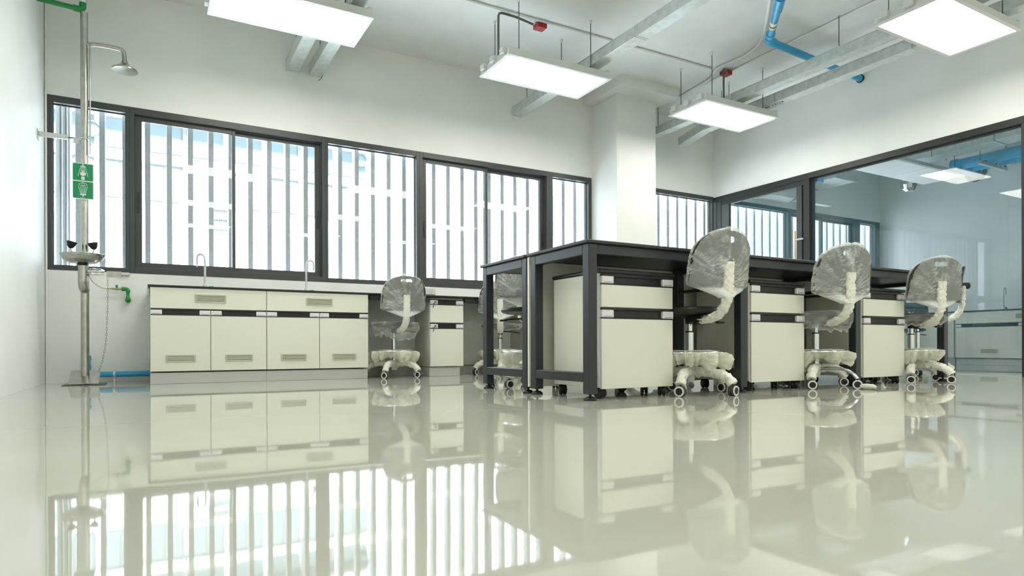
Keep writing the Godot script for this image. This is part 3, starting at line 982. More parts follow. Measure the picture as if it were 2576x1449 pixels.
func wall_bench() -> void:
	var fz := -6.12
	for k in 2:
		var t := thing("sink_cabinet", ["left half of the white sink bench beside the blue pipe", "right half of the white sink bench beside the kneehole"][k], "cabinet", Vector3(0.0 + 0.915 * k - 0.005, 0, fz), 0.0, "white sink bench units")
		cabinet_unit(t, 0.914 if k == 0 else 0.932, 0.72, 2)
	var w := thing("worktop", "long black worktop along the window wall", "worktop", Vector3(0, 0.815, fz))
	bx(w, "slab", M.worktop, Vector3(-0.022, 0.0, -0.728), Vector3(5.04, 0.016, 0.012), 0.002)
	bx(w, "apron", M.frame_dark, Vector3(1.86, -0.052, -0.04), Vector3(2.485, 0.0, -0.012), 0.002)
	bx(w, "apron", M.frame_dark, Vector3(2.88, -0.052, -0.04), Vector3(3.66, 0.0, -0.012), 0.002)
	bx(w, "edge_bracket", M.galvanised, Vector3(-0.03, -0.07, -0.20), Vector3(-0.008, -0.002, -0.13), 0.004)
	# cabinet between the two kneeholes, and the next one
	for q in [[2.49, 2.868, true, "narrow white drawer cabinet with keys between two chairs"], [3.67, 4.15, false, "white drawer cabinet behind the lab table by the window"]]:
		var t := thing("drawer_cabinet", q[3], "cabinet", Vector3(q[0], 0, fz - 0.02), 0.0, "drawer cabinets under the wall worktop")
		var wd: float = q[1] - q[0]
		bx(t, "body", M.laminate_edge, Vector3(0, 0.10, -0.69), Vector3(wd, 0.812, -0.02), 0.002)
		bx(t, "plinth", M.plinth, Vector3(0.004, 0, -0.66), Vector3(wd - 0.03, 0.095, -0.03), 0.002)
		var d1 := bx(t, "drawer", M.laminate, Vector3(0.003, 0.555, -0.02), Vector3(wd - 0.003, 0.735, 0.0), 0.0015)
		strip_handle(d1, 0.003, wd - 0.003, 0.735, 0.795, q[2])
		var d2 := bx(t, "drawer", M.laminate, Vector3(0.003, 0.104, -0.02), Vector3(wd - 0.003, 0.49, 0.0), 0.0015)
		strip_handle(d2, 0.003, wd - 0.003, 0.49, 0.55, q[2])
	for q in [[1.85, 2.488, "grey back panel of the kneehole next to the sink bench"], [2.87, 3.668, "grey back panel of the kneehole behind the table end"], [4.152, 5.03, "grey back panel of the kneehole beside the pillar"]]:
		var t := thing("kneehole_panel", q[2], "panel", Vector3(q[0], 0, -6.56), 0.0, "kneehole back panels")
		bx(t, "board", M.laminate_grey, Vector3(0, 0.10, -0.018), Vector3(q[1] - q[0], 0.80, 0.0), 0.001)
		bx(t, "plinth", M.plinth, Vector3(0, 0.0, -0.03), Vector3(q[1] - q[0], 0.095, -0.012), 0.001)
	faucet(Vector3(0.437, 0.831, -6.55), -2.0, "white swan neck tap with green knob, the left of two", 0.05)
	faucet(Vector3(1.345, 0.831, -6.55), 1.5, "white swan neck tap with green knob nearer the chair", 0.05)
	# sockets
	var so := thing("socket_strip", "white double socket on the wall above the worktop", "socket", Vector3(2.58, 0.90, WALL_Z))
	bx(so, "plate", M.tap_white, Vector3(0, 0, 0), Vector3(0.26, 0.075, 0.016), 0.005)
	for k in 3:
		bx(so, "outlet", M.laminate_edge, Vector3(0.03 + 0.075 * k, 0.02, 0.016), Vector3(0.075 + 0.075 * k, 0.055, 0.019), 0.002)
	var bl := bx(null, "wall_clip", M.tap_white, Vector3(-0.245, 0.965, WALL_Z), Vector3(-0.165, 0.992, WALL_Z + 0.03), 0.004)
	tag(bl, "small white plastic piece under the window frame", "clip")

func lab_tables() -> void:
	var frames := [2.13, 3.345, 4.57, 5.78]
	for half in 2:
		var z1 := -2.905 if half == 0 else -3.585      # front edge of this half, towards the viewer
		var t := thing("lab_table", ["long black lab table nearest the viewer", "far half of the black double lab table"][half], "table", Vector3(0, 0, z1), 0.0, "double lab table")
		bx(t, "table_top", M.table_top, Vector3(2.105, 0.882, -0.645 if half == 0 else -0.635), Vector3(5.90, 0.90, 0.012 if half == 0 else 0.0), 0.003)
		for i in frames.size():
			var x0: float = frames[i] - 0.005
			for zz in [-0.062, -0.632]:
				bx(t, "leg", M.table_frame, Vector3(x0, 0.035, zz), Vector3(x0 + 0.06, 0.882, zz + 0.06), 0.004)
				var st := mk()
				X = Transform3D(Basis(), Vector3(x0 + 0.03, 0, zz + 0.03))
				lathe(st, [Vector2(0.0, 0.0), Vector2(0.037, 0.0), Vector2(0.037, 0.008), Vector2(0.022, 0.021), Vector2(0.008, 0.023), Vector2(0.008, 0.04)], 18)
				X = Transform3D()
				fin(st, "foot", M.rubber, t)
			bx(t, "top_rail", M.table_frame, Vector3(x0, 0.822, -0.572), Vector3(x0 + 0.05, 0.882, -0.062), 0.004)
			bx(t, "foot_rail", M.table_frame, Vector3(x0, 0.103, -0.572), Vector3(x0 + 0.05, 0.158, -0.062), 0.004)
			if i > 0 and i < 3:
				bx(t, "cross_bar", M.table_frame, Vector3(x0 + 0.01, 0.685, -0.572), Vector3(x0 + 0.04, 0.705, -0.062), 0.003)
			if i < 3:
				var xa: float = x0 + 0.06
				var xb: float = frames[i + 1] - 0.005
				bx(t, "apron", M.table_frame, Vector3(xa, 0.826, -0.055), Vector3(xb, 0.882, -0.015), 0.003)
				bx(t, "apron", M.table_frame, Vector3(xa, 0.85, -0.63), Vector3(xb, 0.882, -0.59), 0.003)
				bx(t, "under_shelf", M.black_plastic, Vector3(xa, 0.852, -0.59), Vector3(xb, 0.882, -0.055), 0.002)
	var p := thing("divider_panel", "cream board standing between the two table halves", "panel", Vector3(2.125, 0, -3.565))
	for i in 3:
		bx(p, "board", M.panel_board, Vector3(0.0 + 1.222 * i, 0.045, -0.009), Vector3(1.220 + 1.222 * i, 0.88, 0.009), 0.001)

func pedestals() -> void:
	var castor := castor_mesh(0.033, 0.020)
	var spots := [[2.248, "nearest mobile drawer unit under the front table corner"], [3.495, "middle mobile drawer unit between two wrapped chairs"], [4.74, "farthest mobile drawer unit beside the last wrapped chair"]]
	for s in spots:
		var t := thing("drawer_pedestal", s[1], "pedestal", Vector3(s[0], 0, -2.965), 0.0, "white mobile drawer units")
		var w := 0.558
		bx(t, "body", M.laminate, Vector3(0, 0.066, -0.485), Vector3(w, 0.728, -0.022), 0.002)
		bx(t, "edge_strip", M.plinth, Vector3(-0.001, 0.066, -0.03), Vector3(0.012, 0.728, -0.014), 0.001)
		bx(t, "top", M.worktop, Vector3(-0.012, 0.728, -0.49), Vector3(w + 0.006, 0.75, 0.012), 0.006)
		var d1 := bx(t, "drawer", M.laminate, Vector3(0.010, 0.532, -0.02), Vector3(w - 0.002, 0.662, 0.0), 0.002)
		strip_handle(d1, 0.010, w - 0.002, 0.662, 0.722)
		var d2 := bx(t, "drawer", M.laminate, Vector3(0.010, 0.058, -0.02), Vector3(w - 0.002, 0.465, 0.0), 0.002)
		strip_handle(d2, 0.010, w - 0.002, 0.465, 0.527)
		var k := 0
		for q in [[0.035, -0.05], [0.51, -0.05], [0.035, -0.44], [0.51, -0.44]]:
			put(castor, "castor", M.rubber, t, Transform3D(Basis(Vector3.UP, [0.5, 2.3, -0.4, 1.1][k]), Vector3(q[0], 0, q[1])))
			k += 1

func castor_mesh(r: float, w: float) -> Mesh:
	# twin wheels with hood and stem; stands on y = 0
	var st := mk()
	for s in [-1.0, 1.0]:
		X = Transform3D(Basis(Vector3.BACK, PI / 2), Vector3(s * (w * 0.62), r, 0))
		lathe(st, [Vector2(0.0, -w / 2), Vector2(r * 0.85, -w / 2), Vector2(r, -w / 2 + 0.003), Vector2(r, w / 2 - 0.003), Vector2(r * 0.85, w / 2), Vector2(0.0, w / 2)], 20)
	X = Transform3D()
	box(st, Vector3(-w * 0.4, r * 0.7, -r * 0.9), Vector3(w * 0.4, r * 1.8, r * 0.9), 0.006)
	tube(st, [Vector3(0, r * 1.6, 0), Vector3(0, r * 2.25, 0)], 0.007, 8)
	return st.commit()

func ring_mesh(r: float, w: float) -> Mesh:
	var st := mk()
	for s in [1.0]:
		X = Transform3D(Basis(Vector3.BACK, -s * PI / 2), Vector3(s * (w * 0.62 + w / 2), r, 0))
		lathe(st, [Vector2(r * 0.98, -0.004), Vector2(r * 0.97, 0.001), Vector2(r * 0.70, 0.002), Vector2(r * 0.68, -0.001)], 24)
	X = Transform3D()
	return st.commit()

# ---------------------------------------------------------------- chairs
func back_half_width(v: float) -> float:
	# v = 0 bottom, 1 top
	var w := 0.222 - 0.010 * v
	if v > 0.42:
		w *= pow(maxf(0.0, 1.0 - pow((v - 0.42) / 0.58, 3.0)), 0.42)
	if v < 0.16:
		w *= pow(maxf(0.0, 1.0 - pow((0.16 - v) / 0.16, 2.6)), 0.36) * 0.38 + 0.62
	return w

func back_point(x: float, v: float) -> Vector3:
	var y := 0.645 + 0.335 * v
	return Vector3(x, y, 0.315 + 0.055 * v - 1.15 * x * x)

func backrest_mesh() -> Mesh:
	var st := mk()
	var vs := []
	for i in 15:
		vs.append(0.0 + 0.80 * i / 15.0)
	var s0 := 0.80
	var s1 := 0.915
	for i in 9:
		vs.append(s0 + (s1 - s0) * (0.5 - 0.5 * cos(PI * i / 8.0)))
	for i in range(1, 11):
		vs.append(s1 + (1.0 - s1) * sin(PI / 2 * i / 10.0))
	var th := Vector3(0, 0, 0.011)
	for side in [-1.0, 1.0]:
		var front := []
		var back := []
		for v in vs:
			var w := back_half_width(v)
			var s := 0.0
			if v >= s0 and v <= s1:
				var q: float = (v - s0) / (s1 - s0) * 2.0 - 1.0
				s = 0.045 + 0.014 * sqrt(maxf(0.0, 1.0 - q * q))
				if absf(q) > 0.999:
					s = 0.045
			var lf := PackedVector3Array()
			var lb := PackedVector3Array()
			for k in 13:
				var x: float = side * lerpf(minf(s, w), w, k / 12.0)
				var p := back_point(x, v)
				lf.append(p - th)
				lb.append(p + th)
			front.append(lf)
			back.append(lb)
		# the rows that open and close the slot start at the middle
		var f2 := []
		var b2 := []
		for i in vs.size():
			if absf(vs[i] - s0) < 1e-6:
				var lf := PackedVector3Array()
				var lb := PackedVector3Array()
				for k in 13:
					var p := back_point(side * back_half_width(vs[i]) * k / 12.0, vs[i] - 0.0005)
					lf.append(p - th)
					lb.append(p + th)
				f2.append(lf)
				b2.append(lb)
			f2.append(front[i])
			b2.append(back[i])
			if absf(vs[i] - s1) < 1e-6:
				var lf := PackedVector3Array()
				var lb := PackedVector3Array()
				for k in 13:
					var p := back_point(side * back_half_width(vs[i]) * k / 12.0, vs[i] + 0.0005)
					lf.append(p - th)
					lb.append(p + th)
				f2.append(lf)
				b2.append(lb)
		grid(st, f2, false, side > 0)
		grid(st, b2, false, side < 0)
		for i in f2.size() - 1:                        # outer rim and the rim of the slot
			for k in [0, 12]:
				if k == 0 and absf(f2[i][0].x) < 1e-6 and absf(f2[i + 1][0].x) < 1e-6:
					continue
				var mid: Vector3 = (f2[i][6] + f2[i + 1][6]) / 2.0
				poly(st, [f2[i][k], f2[i + 1][k], b2[i + 1][k]], mid)
				poly(st, [f2[i][k], b2[i + 1][k], b2[i][k]], mid)
	return st.commit()

func ridge(x: float, y: float, z: float, sharp: float) -> float:
	# thin bright creases: 1 along the lines where the noise changes sign
	return pow(1.0 - minf(1.0, absf(noise.get_noise_3d(x, y, z)) * 1.6), sharp)

func film_back(seed_: int, loose: float) -> Mesh:
	# clear bag over the backrest, gathered round the bracket below it
	var st := mk()
	var rows := []
	var al := []
	var off := Vector3(seed_ * 3.1, seed_ * 1.7, 0)
	var nr := 56
	var nc := 96
	for i in nr:
		var f := i / (nr - 1.0)
		var v := 1.05 - 1.21 * f                         # from above the top edge to below the bottom edge
		var line := PackedVector3Array()
		var la := []
		var w := back_half_width(clampf(v, 0.02, 1.0)) + 0.012
		if v > 0.9:
			w = maxf(w, lerpf(back_half_width(0.9), 0.02, pow((v - 0.9) / 0.15, 2.0)))
		var fold := clampf((0.05 - v) / 0.20, 0.0, 1.0)
		w = lerpf(w, 0.045, pow(fold, 1.2))
		var dep := lerpf(0.020, 0.034, clampf((0.5 - v) * 2.0, 0.0, 1.0)) * (0.2 if i == 0 else 1.0)
		for k in nc:
			var a := TAU * k / nc
			var x := w * cos(a)
			var p := back_point(x * 0.98, v)
			p.z += dep * sin(a) * (1.0 + 0.3 * loose)
			p.z = lerpf(p.z, 0.335 + 0.045 * sin(a), pow(fold, 1.5))
			var n1 := noise.get_noise_3dv((p + off) * 20.0)
			var rad := Vector2(p.x, p.y - 0.665)
			var ang := atan2(rad.y, rad.x)
			var side := 4.0 if sin(a) > 0.0 else -4.0
			var bend := 0.10 * noise.get_noise_3dv((p + off) * 9.0)
			var streak := ridge((ang + bend) * 20.0 + seed_ * 9.0, rad.length() * 2.6, side, 7.0) * clampf(0.6 + 1.6 * noise.get_noise_3dv((p - off) * 11.0), 0.0, 1.0)
			var cross := ridge((p.y + 0.45 * p.x + bend * 0.3) * 62.0 + seed_ * 3.0, (p.x - 0.45 * p.y) * 6.0, side * 2.0, 14.0) * clampf(1.8 * noise.get_noise_3dv((p + off) * 17.0), 0.0, 1.0)
			var grow := loose * 0.020 * maxf(0.0, n1)
			var corner := loose * 0.030 * maxf(0.0, noise.get_noise_2d(cos(a) * 9.0 + seed_ * 5.0, 2.0)) * clampf((v - 0.55) * 3.0, 0.0, 1.0)
			p += Vector3(cos(a), 0.4 * n1, sin(a)) * (grow + 0.0035 * streak) + Vector3(0.6 * cos(a), 0.8, 0.0) * corner
			line.append(p)
			la.append(clampf(0.24 + 0.45 * streak + 0.40 * cross + 0.40 * fold + 0.16 * maxf(0.0, n1) + (0.20 if v > 1.0 or v < 0.0 else 0.0), 0.09, 0.86))
		rows.append(line)
		al.append(la)
	colored_grid(st, rows, al, true)
	return st.commit()

func colored_grid(st: SurfaceTool, rows: Array, al: Array, closed: bool, facets := false) -> void:
	# as grid(), with an opacity at every point; facets gives each triangle its own slope, as in crumpled sheet
	var nc: int = rows[0].size()
	var nr := rows.size()
	var nrm := []
	for i in nr:
		var ln := []
		for j in nc:
			var jm := (j - 1 + nc) % nc if closed else maxi(j - 1, 0)
			var jp := (j + 1) % nc if closed else mini(j + 1, nc - 1)
			var n: Vector3 = (rows[i][jp] - rows[i][jm]).cross(rows[mini(i + 1, nr - 1)][j] - rows[maxi(i - 1, 0)][j])
			ln.append(n.normalized() if n.length() > 1e-12 else Vector3.UP)
		nrm.append(ln)
	for i in nr - 1:
		for j in (nc if closed else nc - 1):
			var k := (j + 1) % nc
			for t in [[[i, j], [i + 1, k], [i, k]], [[i, j], [i + 1, j], [i + 1, k]]]:
				var fn := Vector3.ZERO
				if facets:
					var a: Vector3 = rows[t[0][0]][t[0][1]]
					var b: Vector3 = rows[t[1][0]][t[1][1]]
					var c: Vector3 = rows[t[2][0]][t[2][1]]
					fn = (c - a).cross(b - a).normalized()
				for q in t:
					st.set_color(Color(1, 1, 1, al[q[0]][q[1]]))
					vert(st, rows[q[0]][q[1]], fn if facets and fn.length() > 0.5 else nrm[q[0]][q[1]])

func seat_film(seed_: int, hang: float, r0: float) -> Mesh:
	# loose clear bag hanging round the seat
	var st := mk()
	var rows := []
	var al := []
	for i in 16:
		var f := i / 15.0
		var line := PackedVector3Array()
		var la := []
		for k in 44:
			var a := TAU * k / 44.0
			var n1 := noise.get_noise_3d(cos(a) * 22.0 + seed_ * 5.0, f * 8.0, sin(a) * 22.0)
			var n2 := noise.get_noise_3d(cos(a) * 60.0 + seed_, f * 6.0, sin(a) * 60.0)
			var r := r0 * (1.03 + 0.06 * n1 + 0.03 * n2)
			var y := 0.552
			if f < 0.25:
				r *= 0.55 + 0.47 * f / 0.25
				y += 0.003 * n2
			else:
				var g := (f - 0.25) / 0.75
				r *= 1.04 - 0.16 * g * g + 0.05 * sin(g * PI)
				y -= g * (hang * (0.75 + 0.5 * n1 + 0.35 * sin(a)) + 0.035)
			line.append(Vector3(r * cos(a), y, r * sin(a)))
			la.append(clampf(0.17 + 0.5 * maxf(0.0, n2) + (0.35 if i >= 15 else 0.0), 0.12, 0.8))
		rows.append(line)
		al.append(la)
	colored_grid(st, rows, al, true)
	return st.commit()

func ring_wrap(seed_: int, r0: float, wide: float, left := -1.0, turn := 0.0) -> Mesh:
	# crumpled foam sheet laid over the foot ring, its hem hanging in points
	var st := mk()
	var rows := []
	var al := []
	var nc := 72
	for i in 15:
		var f := i / 14.0
		var line := PackedVector3Array()
		var la := []
		for k in nc:
			var a := TAU * k / nc
			var n1 := noise.get_noise_3d(cos(a) * 5.0 + seed_ * 4.0, seed_ * 2.0, sin(a) * 5.0) * 1.6
			var n2 := noise.get_noise_3d(cos(a) * 24.0, f * 9.0 + seed_ * 2.0, sin(a) * 24.0)
			var n3 := ridge(cos(a) * 13.0, f * 5.0 + seed_ * 3.0, sin(a) * 13.0, 3.0)
			var rim := r0 + 0.022 + 0.085 * wide * maxf(-0.25, n1)
			var r := 0.0
			var y := 0.0
			if f < 0.5:
				r = lerpf(0.055, rim, f / 0.5)
				y = 0.276 - 0.016 * pow(f / 0.5, 4.0) - 0.03 * maxf(0.0, n1) * pow(f / 0.5, 2.0)
			else:
				var g := (f - 0.5) / 0.5
				r = rim + 0.012 * sin(g * PI) - 0.055 * g * (1.0 - 0.7 * n1)
				y = 0.260 - 0.03 * maxf(0.0, n1) - g * (0.080 + 0.042 * n1 + 0.022 * n2)
			r += 0.014 * n2 * f + 0.008 * n3 * f
			y += (0.010 * n2 + 0.008 * n3) * (0.3 + 0.7 * f)
			var q := Vector3(r * cos(a), y, r * sin(a))
			var dx := q.x * cos(turn) + q.z * sin(turn)
			if dx < left:                               # pressed against the drawers beside it
				q += Vector3(cos(turn), 0, sin(turn)) * (left - dx) * 0.96
			line.append(q)
			la.append(clampf(0.80 + 0.25 * n3 - 0.35 * maxf(0.0, f - 0.5) + 0.2 * n2, 0.40, 0.98))
		rows.append(line)
		al.append(la)
	colored_grid(st, rows, al, true, true)
	return st.commit()

func chair(at: Vector3, turn: float, label: String, opt: Dictionary) -> Node3D:
	# faces -z at turn 0; the backrest is at +z
	var t := thing("lab_chair", label, "chair", at, turn, "swivel lab chairs in their packing")
	var sd: int = opt.get("seed", 1)
	var star: float = opt.get("star", 0.3)
	var rise: float = opt.get("rise", 0.0)
	var st := mk()
	lathe(st, [Vector2(0.0, 0.075), Vector2(0.026, 0.075), Vector2(0.032, 0.10), Vector2(0.036, 0.16), Vector2(0.030, 0.172), Vector2(0.0, 0.172)], 20)
	fin(st, "hub", M.lamp_white, t)
	for k in 5:
		var a := star + TAU * k / 5.0
		var d := Vector3(cos(a), 0, sin(a))
		var bare: bool = opt.get("bare", -1) == k
		st = mk()
		X = Transform3D(Basis(), Vector3(0, 0, 0))
		var path := spline([d * 0.02 + Vector3(0, 0.135, 0), d * 0.12 + Vector3(0, 0.142, 0), d * 0.20 + Vector3(0, 0.133, 0), d * 0.255 + Vector3(0, 0.108, 0), d * 0.288 + Vector3(0, 0.070, 0)], 32)
		if bare:
			tube(st, path, 0.017, 12, 0.0, 0.7)
		else:
			noise.seed = 5 + sd * 7 + k
			tube(st, path, 0.031, 18, 0.38)
			noise.seed = 5
		fin(st, "leg", M.chrome if bare else M.foam_wrap, t)
		var wheel := Transform3D(Basis(Vector3.UP, sd * 1.3 + k * 2.1 if not opt.has("aim") else float(opt.aim[k])), d * 0.288)
		var c := put(M.castor_mesh, "castor", M.tread, t, wheel)
		for side in [0.0, PI]:
			put(M.ring_mesh, "wheel_ring", M.ring_white, c, Transform3D(Basis(Vector3.UP, side), Vector3.ZERO))
			put(M.disc_mesh, "wheel_disc", M.rubber, c, Transform3D(Basis(Vector3.UP, side), Vector3.ZERO))
		if opt.get("scrap", -1) == k:
			st = mk()
			noise.seed = 77
			tube(st, [d * 0.31 + Vector3(0, 0.022, 0), d * 0.34 + Vector3(0, 0.024, 0.01), d * 0.38 + Vector3(0, 0.022, 0.01), d * 0.41 + Vector3(0, 0.016, 0)], [0.018, 0.024, 0.022, 0.012], 12, 0.5, 0.8)
			noise.seed = 5
			fin(st, "foam_scrap", M.foam_wrap, t)
	st = mk()
	lathe(st, [Vector2(0.0, 0.16), Vector2(0.025, 0.16), Vector2(0.025, 0.395 + rise * 0.6), Vector2(0.0, 0.395 + rise * 0.6)], 24)
	fin(st, "gas_lift", M.chrome, t)
	st = mk()
	lathe(st, [Vector2(0.027, 0.392 + rise * 0.6), Vector2(0.027, 0.40 + rise * 0.6), Vector2(0.0, 0.40 + rise * 0.6)], 24)
	fin(st, "collar", M.rubber, t)
	st = mk()
	lathe(st, [Vector2(0.017, 0.40), Vector2(0.017, 0.46 + rise)], 20)
	fin(st, "piston", M.chrome, t)
	if opt.get("ring", true):
		put(ring_wrap(sd, 0.205, opt.get("wide", 0.35), opt.get("left", -1.0), turn), "foot_ring_wrap", M.foam_sheet, t)
		st = mk()
		var loop := []
		for k in 41:
			loop.append(Vector3(cos(TAU * k / 40.0) * 0.205, 0.262, sin(TAU * k / 40.0) * 0.205))
		tube(st, loop, 0.010, 8)
		for k in 3:
			var a := TAU * k / 3.0 + 0.4
			tube(st, [Vector3(cos(a), 0, sin(a)) * 0.026 + Vector3(0, 0.262, 0), Vector3(cos(a), 0, sin(a)) * 0.205 + Vector3(0, 0.262, 0)], 0.008, 6)
		fin(st, "foot_ring", M.chrome, t)
	var up := Vector3(0, rise, 0)
	st = mk()
	X = Transform3D(Basis(), up)
	lathe(st, [Vector2(0.0, 0.446), Vector2(0.026, 0.446), Vector2(0.030, 0.478), Vector2(0.055, 0.492), Vector2(0.10, 0.497), Vector2(0.17, 0.503), Vector2(0.205, 0.515), Vector2(0.215, 0.530), Vector2(0.210, 0.543), Vector2(0.19, 0.548), Vector2(0.10, 0.540), Vector2(0.0, 0.537)], 40)
	fin(st, "seat", M.black_plastic, t)
	st = mk()
	box(st, Vector3(-0.035, 0.455, 0.02), Vector3(0.035, 0.497, 0.16), 0.006)
	box(st, Vector3(-0.028, 0.438, 0.07), Vector3(0.028, 0.462, 0.115), 0.004)
	tube(st, [Vector3(0.03, 0.47, 0.05), Vector3(0.13, 0.465, 0.06), Vector3(0.19, 0.455, 0.065)], 0.006, 8)
	box(st, Vector3(0.16, 0.448, 0.052), Vector3(0.215, 0.462, 0.078), 0.004)
	X = Transform3D()
	fin(st, "seat_mechanism", M.black_plastic, t)
	st = mk()
	X = Transform3D(Basis(), up)
	noise.seed = 40 + sd
	tube(st, spline([Vector3(0, 0.470, 0.11), Vector3(0, 0.472, 0.20), Vector3(0, 0.50, 0.285), Vector3(0, 0.565, 0.345), Vector3(0, 0.65, 0.362), Vector3(0, 0.73, 0.365), Vector3(0, 0.80, 0.372)], 64), 0.033, 20, 0.36 if opt.get("rough", true) else 0.15, 0.8)
	noise.seed = 5
	X = Transform3D()
	fin(st, "back_bracket", M.foam_wrap, t)
	put(M.back_mesh, "backrest", M.chair_back, t, Transform3D(Basis(), up))
	for s in [-1, 1]:
		st = mk()
		X = Transform3D(Basis(Vector3.RIGHT, PI / 2), up + Vector3(s * 0.042, 0.815, 0.352))
		lathe(st, [Vector2(0.0, 0.008), Vector2(0.007, 0.006), Vector2(0.008, 0.0)], 12)
		X = Transform3D()
		fin(st, "screw", M.brass, t)
	if opt.get("film", true):
		put(film_back(sd, opt.get("loose", 0.6)), "plastic_cover", M.plastic_film, t, Transform3D(Basis(), up))
	else:
		st = mk()
		X = Transform3D(Basis(Vector3.RIGHT, PI / 2), up + Vector3(0, 0.80, 0.37))
		lathe(st, [Vector2(0.03, -0.02), Vector2(0.03, 0.045), Vector2(0.022, 0.055), Vector2(0.0, 0.055)], 16)
		X = Transform3D()
		fin(st, "back_knob", M.rubber, t)
	if opt.get("bag", 0.0) > 0.0:
		put(seat_film(sd, opt.bag, 0.225), "seat_cover", M.plastic_film, t, Transform3D(Basis(), up))
	return t

func chairs() -> void:
	M.castor_mesh = castor_mesh(0.032, 0.020)
	M.ring_mesh = ring_mesh(0.032, 0.020)
	var st := mk()
	for s in [1.0]:
		X = Transform3D(Basis(Vector3.BACK, -s * PI / 2), Vector3(s * (0.020 * 1.12), 0.032, 0))
		lathe(st, [Vector2(0.022, -0.002), Vector2(0.021, 0.0012), Vector2(0.0, 0.0016)], 20)
	X = Transform3D()
	M.disc_mesh = st.commit()
	M.back_mesh = backrest_mesh()
	chair(Vector3(3.01, 0, -3.03), -0.13, "plastic wrapped chair with bare black seat right of the nearest drawers", {"seed": 1, "star": -0.10, "loose": 0.9, "wide": 1.0, "left": -0.20, "aim": [0.3, 1.9, 0.5, 2.6, 1.2]})
	chair(Vector3(4.255, 0, -3.02), -0.32, "wrapped chair with one bare chrome leg beside the middle drawers", {"seed": 2, "star": -0.22, "bare": 1, "scrap": 1, "bag": 0.10, "wide": 0.9, "left": -0.20, "aim": [1.1, 0.9, 1.2, 2.6, 0.4]})
	chair(Vector3(5.51, 0, -3.03), -0.48, "wrapped chair at the right end of the lab table", {"seed": 3, "star": -0.34, "bag": 0.05, "loose": 0.35, "wide": 0.9, "left": -0.21, "aim": [1.0, 0.9, 1.1, 0.2, 1.4]})
	chair(Vector3(6.41, 0, -3.47), 0.66, "chair with bare black back seen from the side behind the table end", {"seed": 4, "star": 0.2, "film": false, "rise": 0.06})
	chair(Vector3(2.13, 0, -6.20), 0.0, "bagged chair in front of the wall bench beside the sink cabinet", {"seed": 5, "star": 0.95, "bag": 0.12, "loose": 0.5, "wide": 0.9, "rough": false, "aim": [0.6, 0.7, 1.2, 0.2, 0.9]})
	chair(Vector3(3.34, 0, -6.20), -0.5, "bagged chair at the kneehole behind the table end", {"seed": 6, "star": 0.3, "bag": 0.03, "wide": 0.8, "rough": false})
	chair(Vector3(2.52, 0, -4.22), 2.80, "wrapped chair on the far side of the lab table at its left end", {"seed": 7, "star": 0.4, "loose": 0.9, "wide": 0.8, "rise": 0.05})
	chair(Vector3(3.85, 0, -4.28), PI, "chair hidden on the far side, its castors showing behind the first drawers", {"seed": 8, "star": 0.1})
	chair(Vector3(5.10, 0, -4.28), PI - 0.2, "chair hidden on the far side, its castors showing beneath the middle of the table", {"seed": 9, "star": 0.5})
	chair(Vector3(9.80, 0, -5.42), -1.0, "black chair in the next room, its slotted back low behind the last chair", {"seed": 10, "star": 0.3, "film": false})

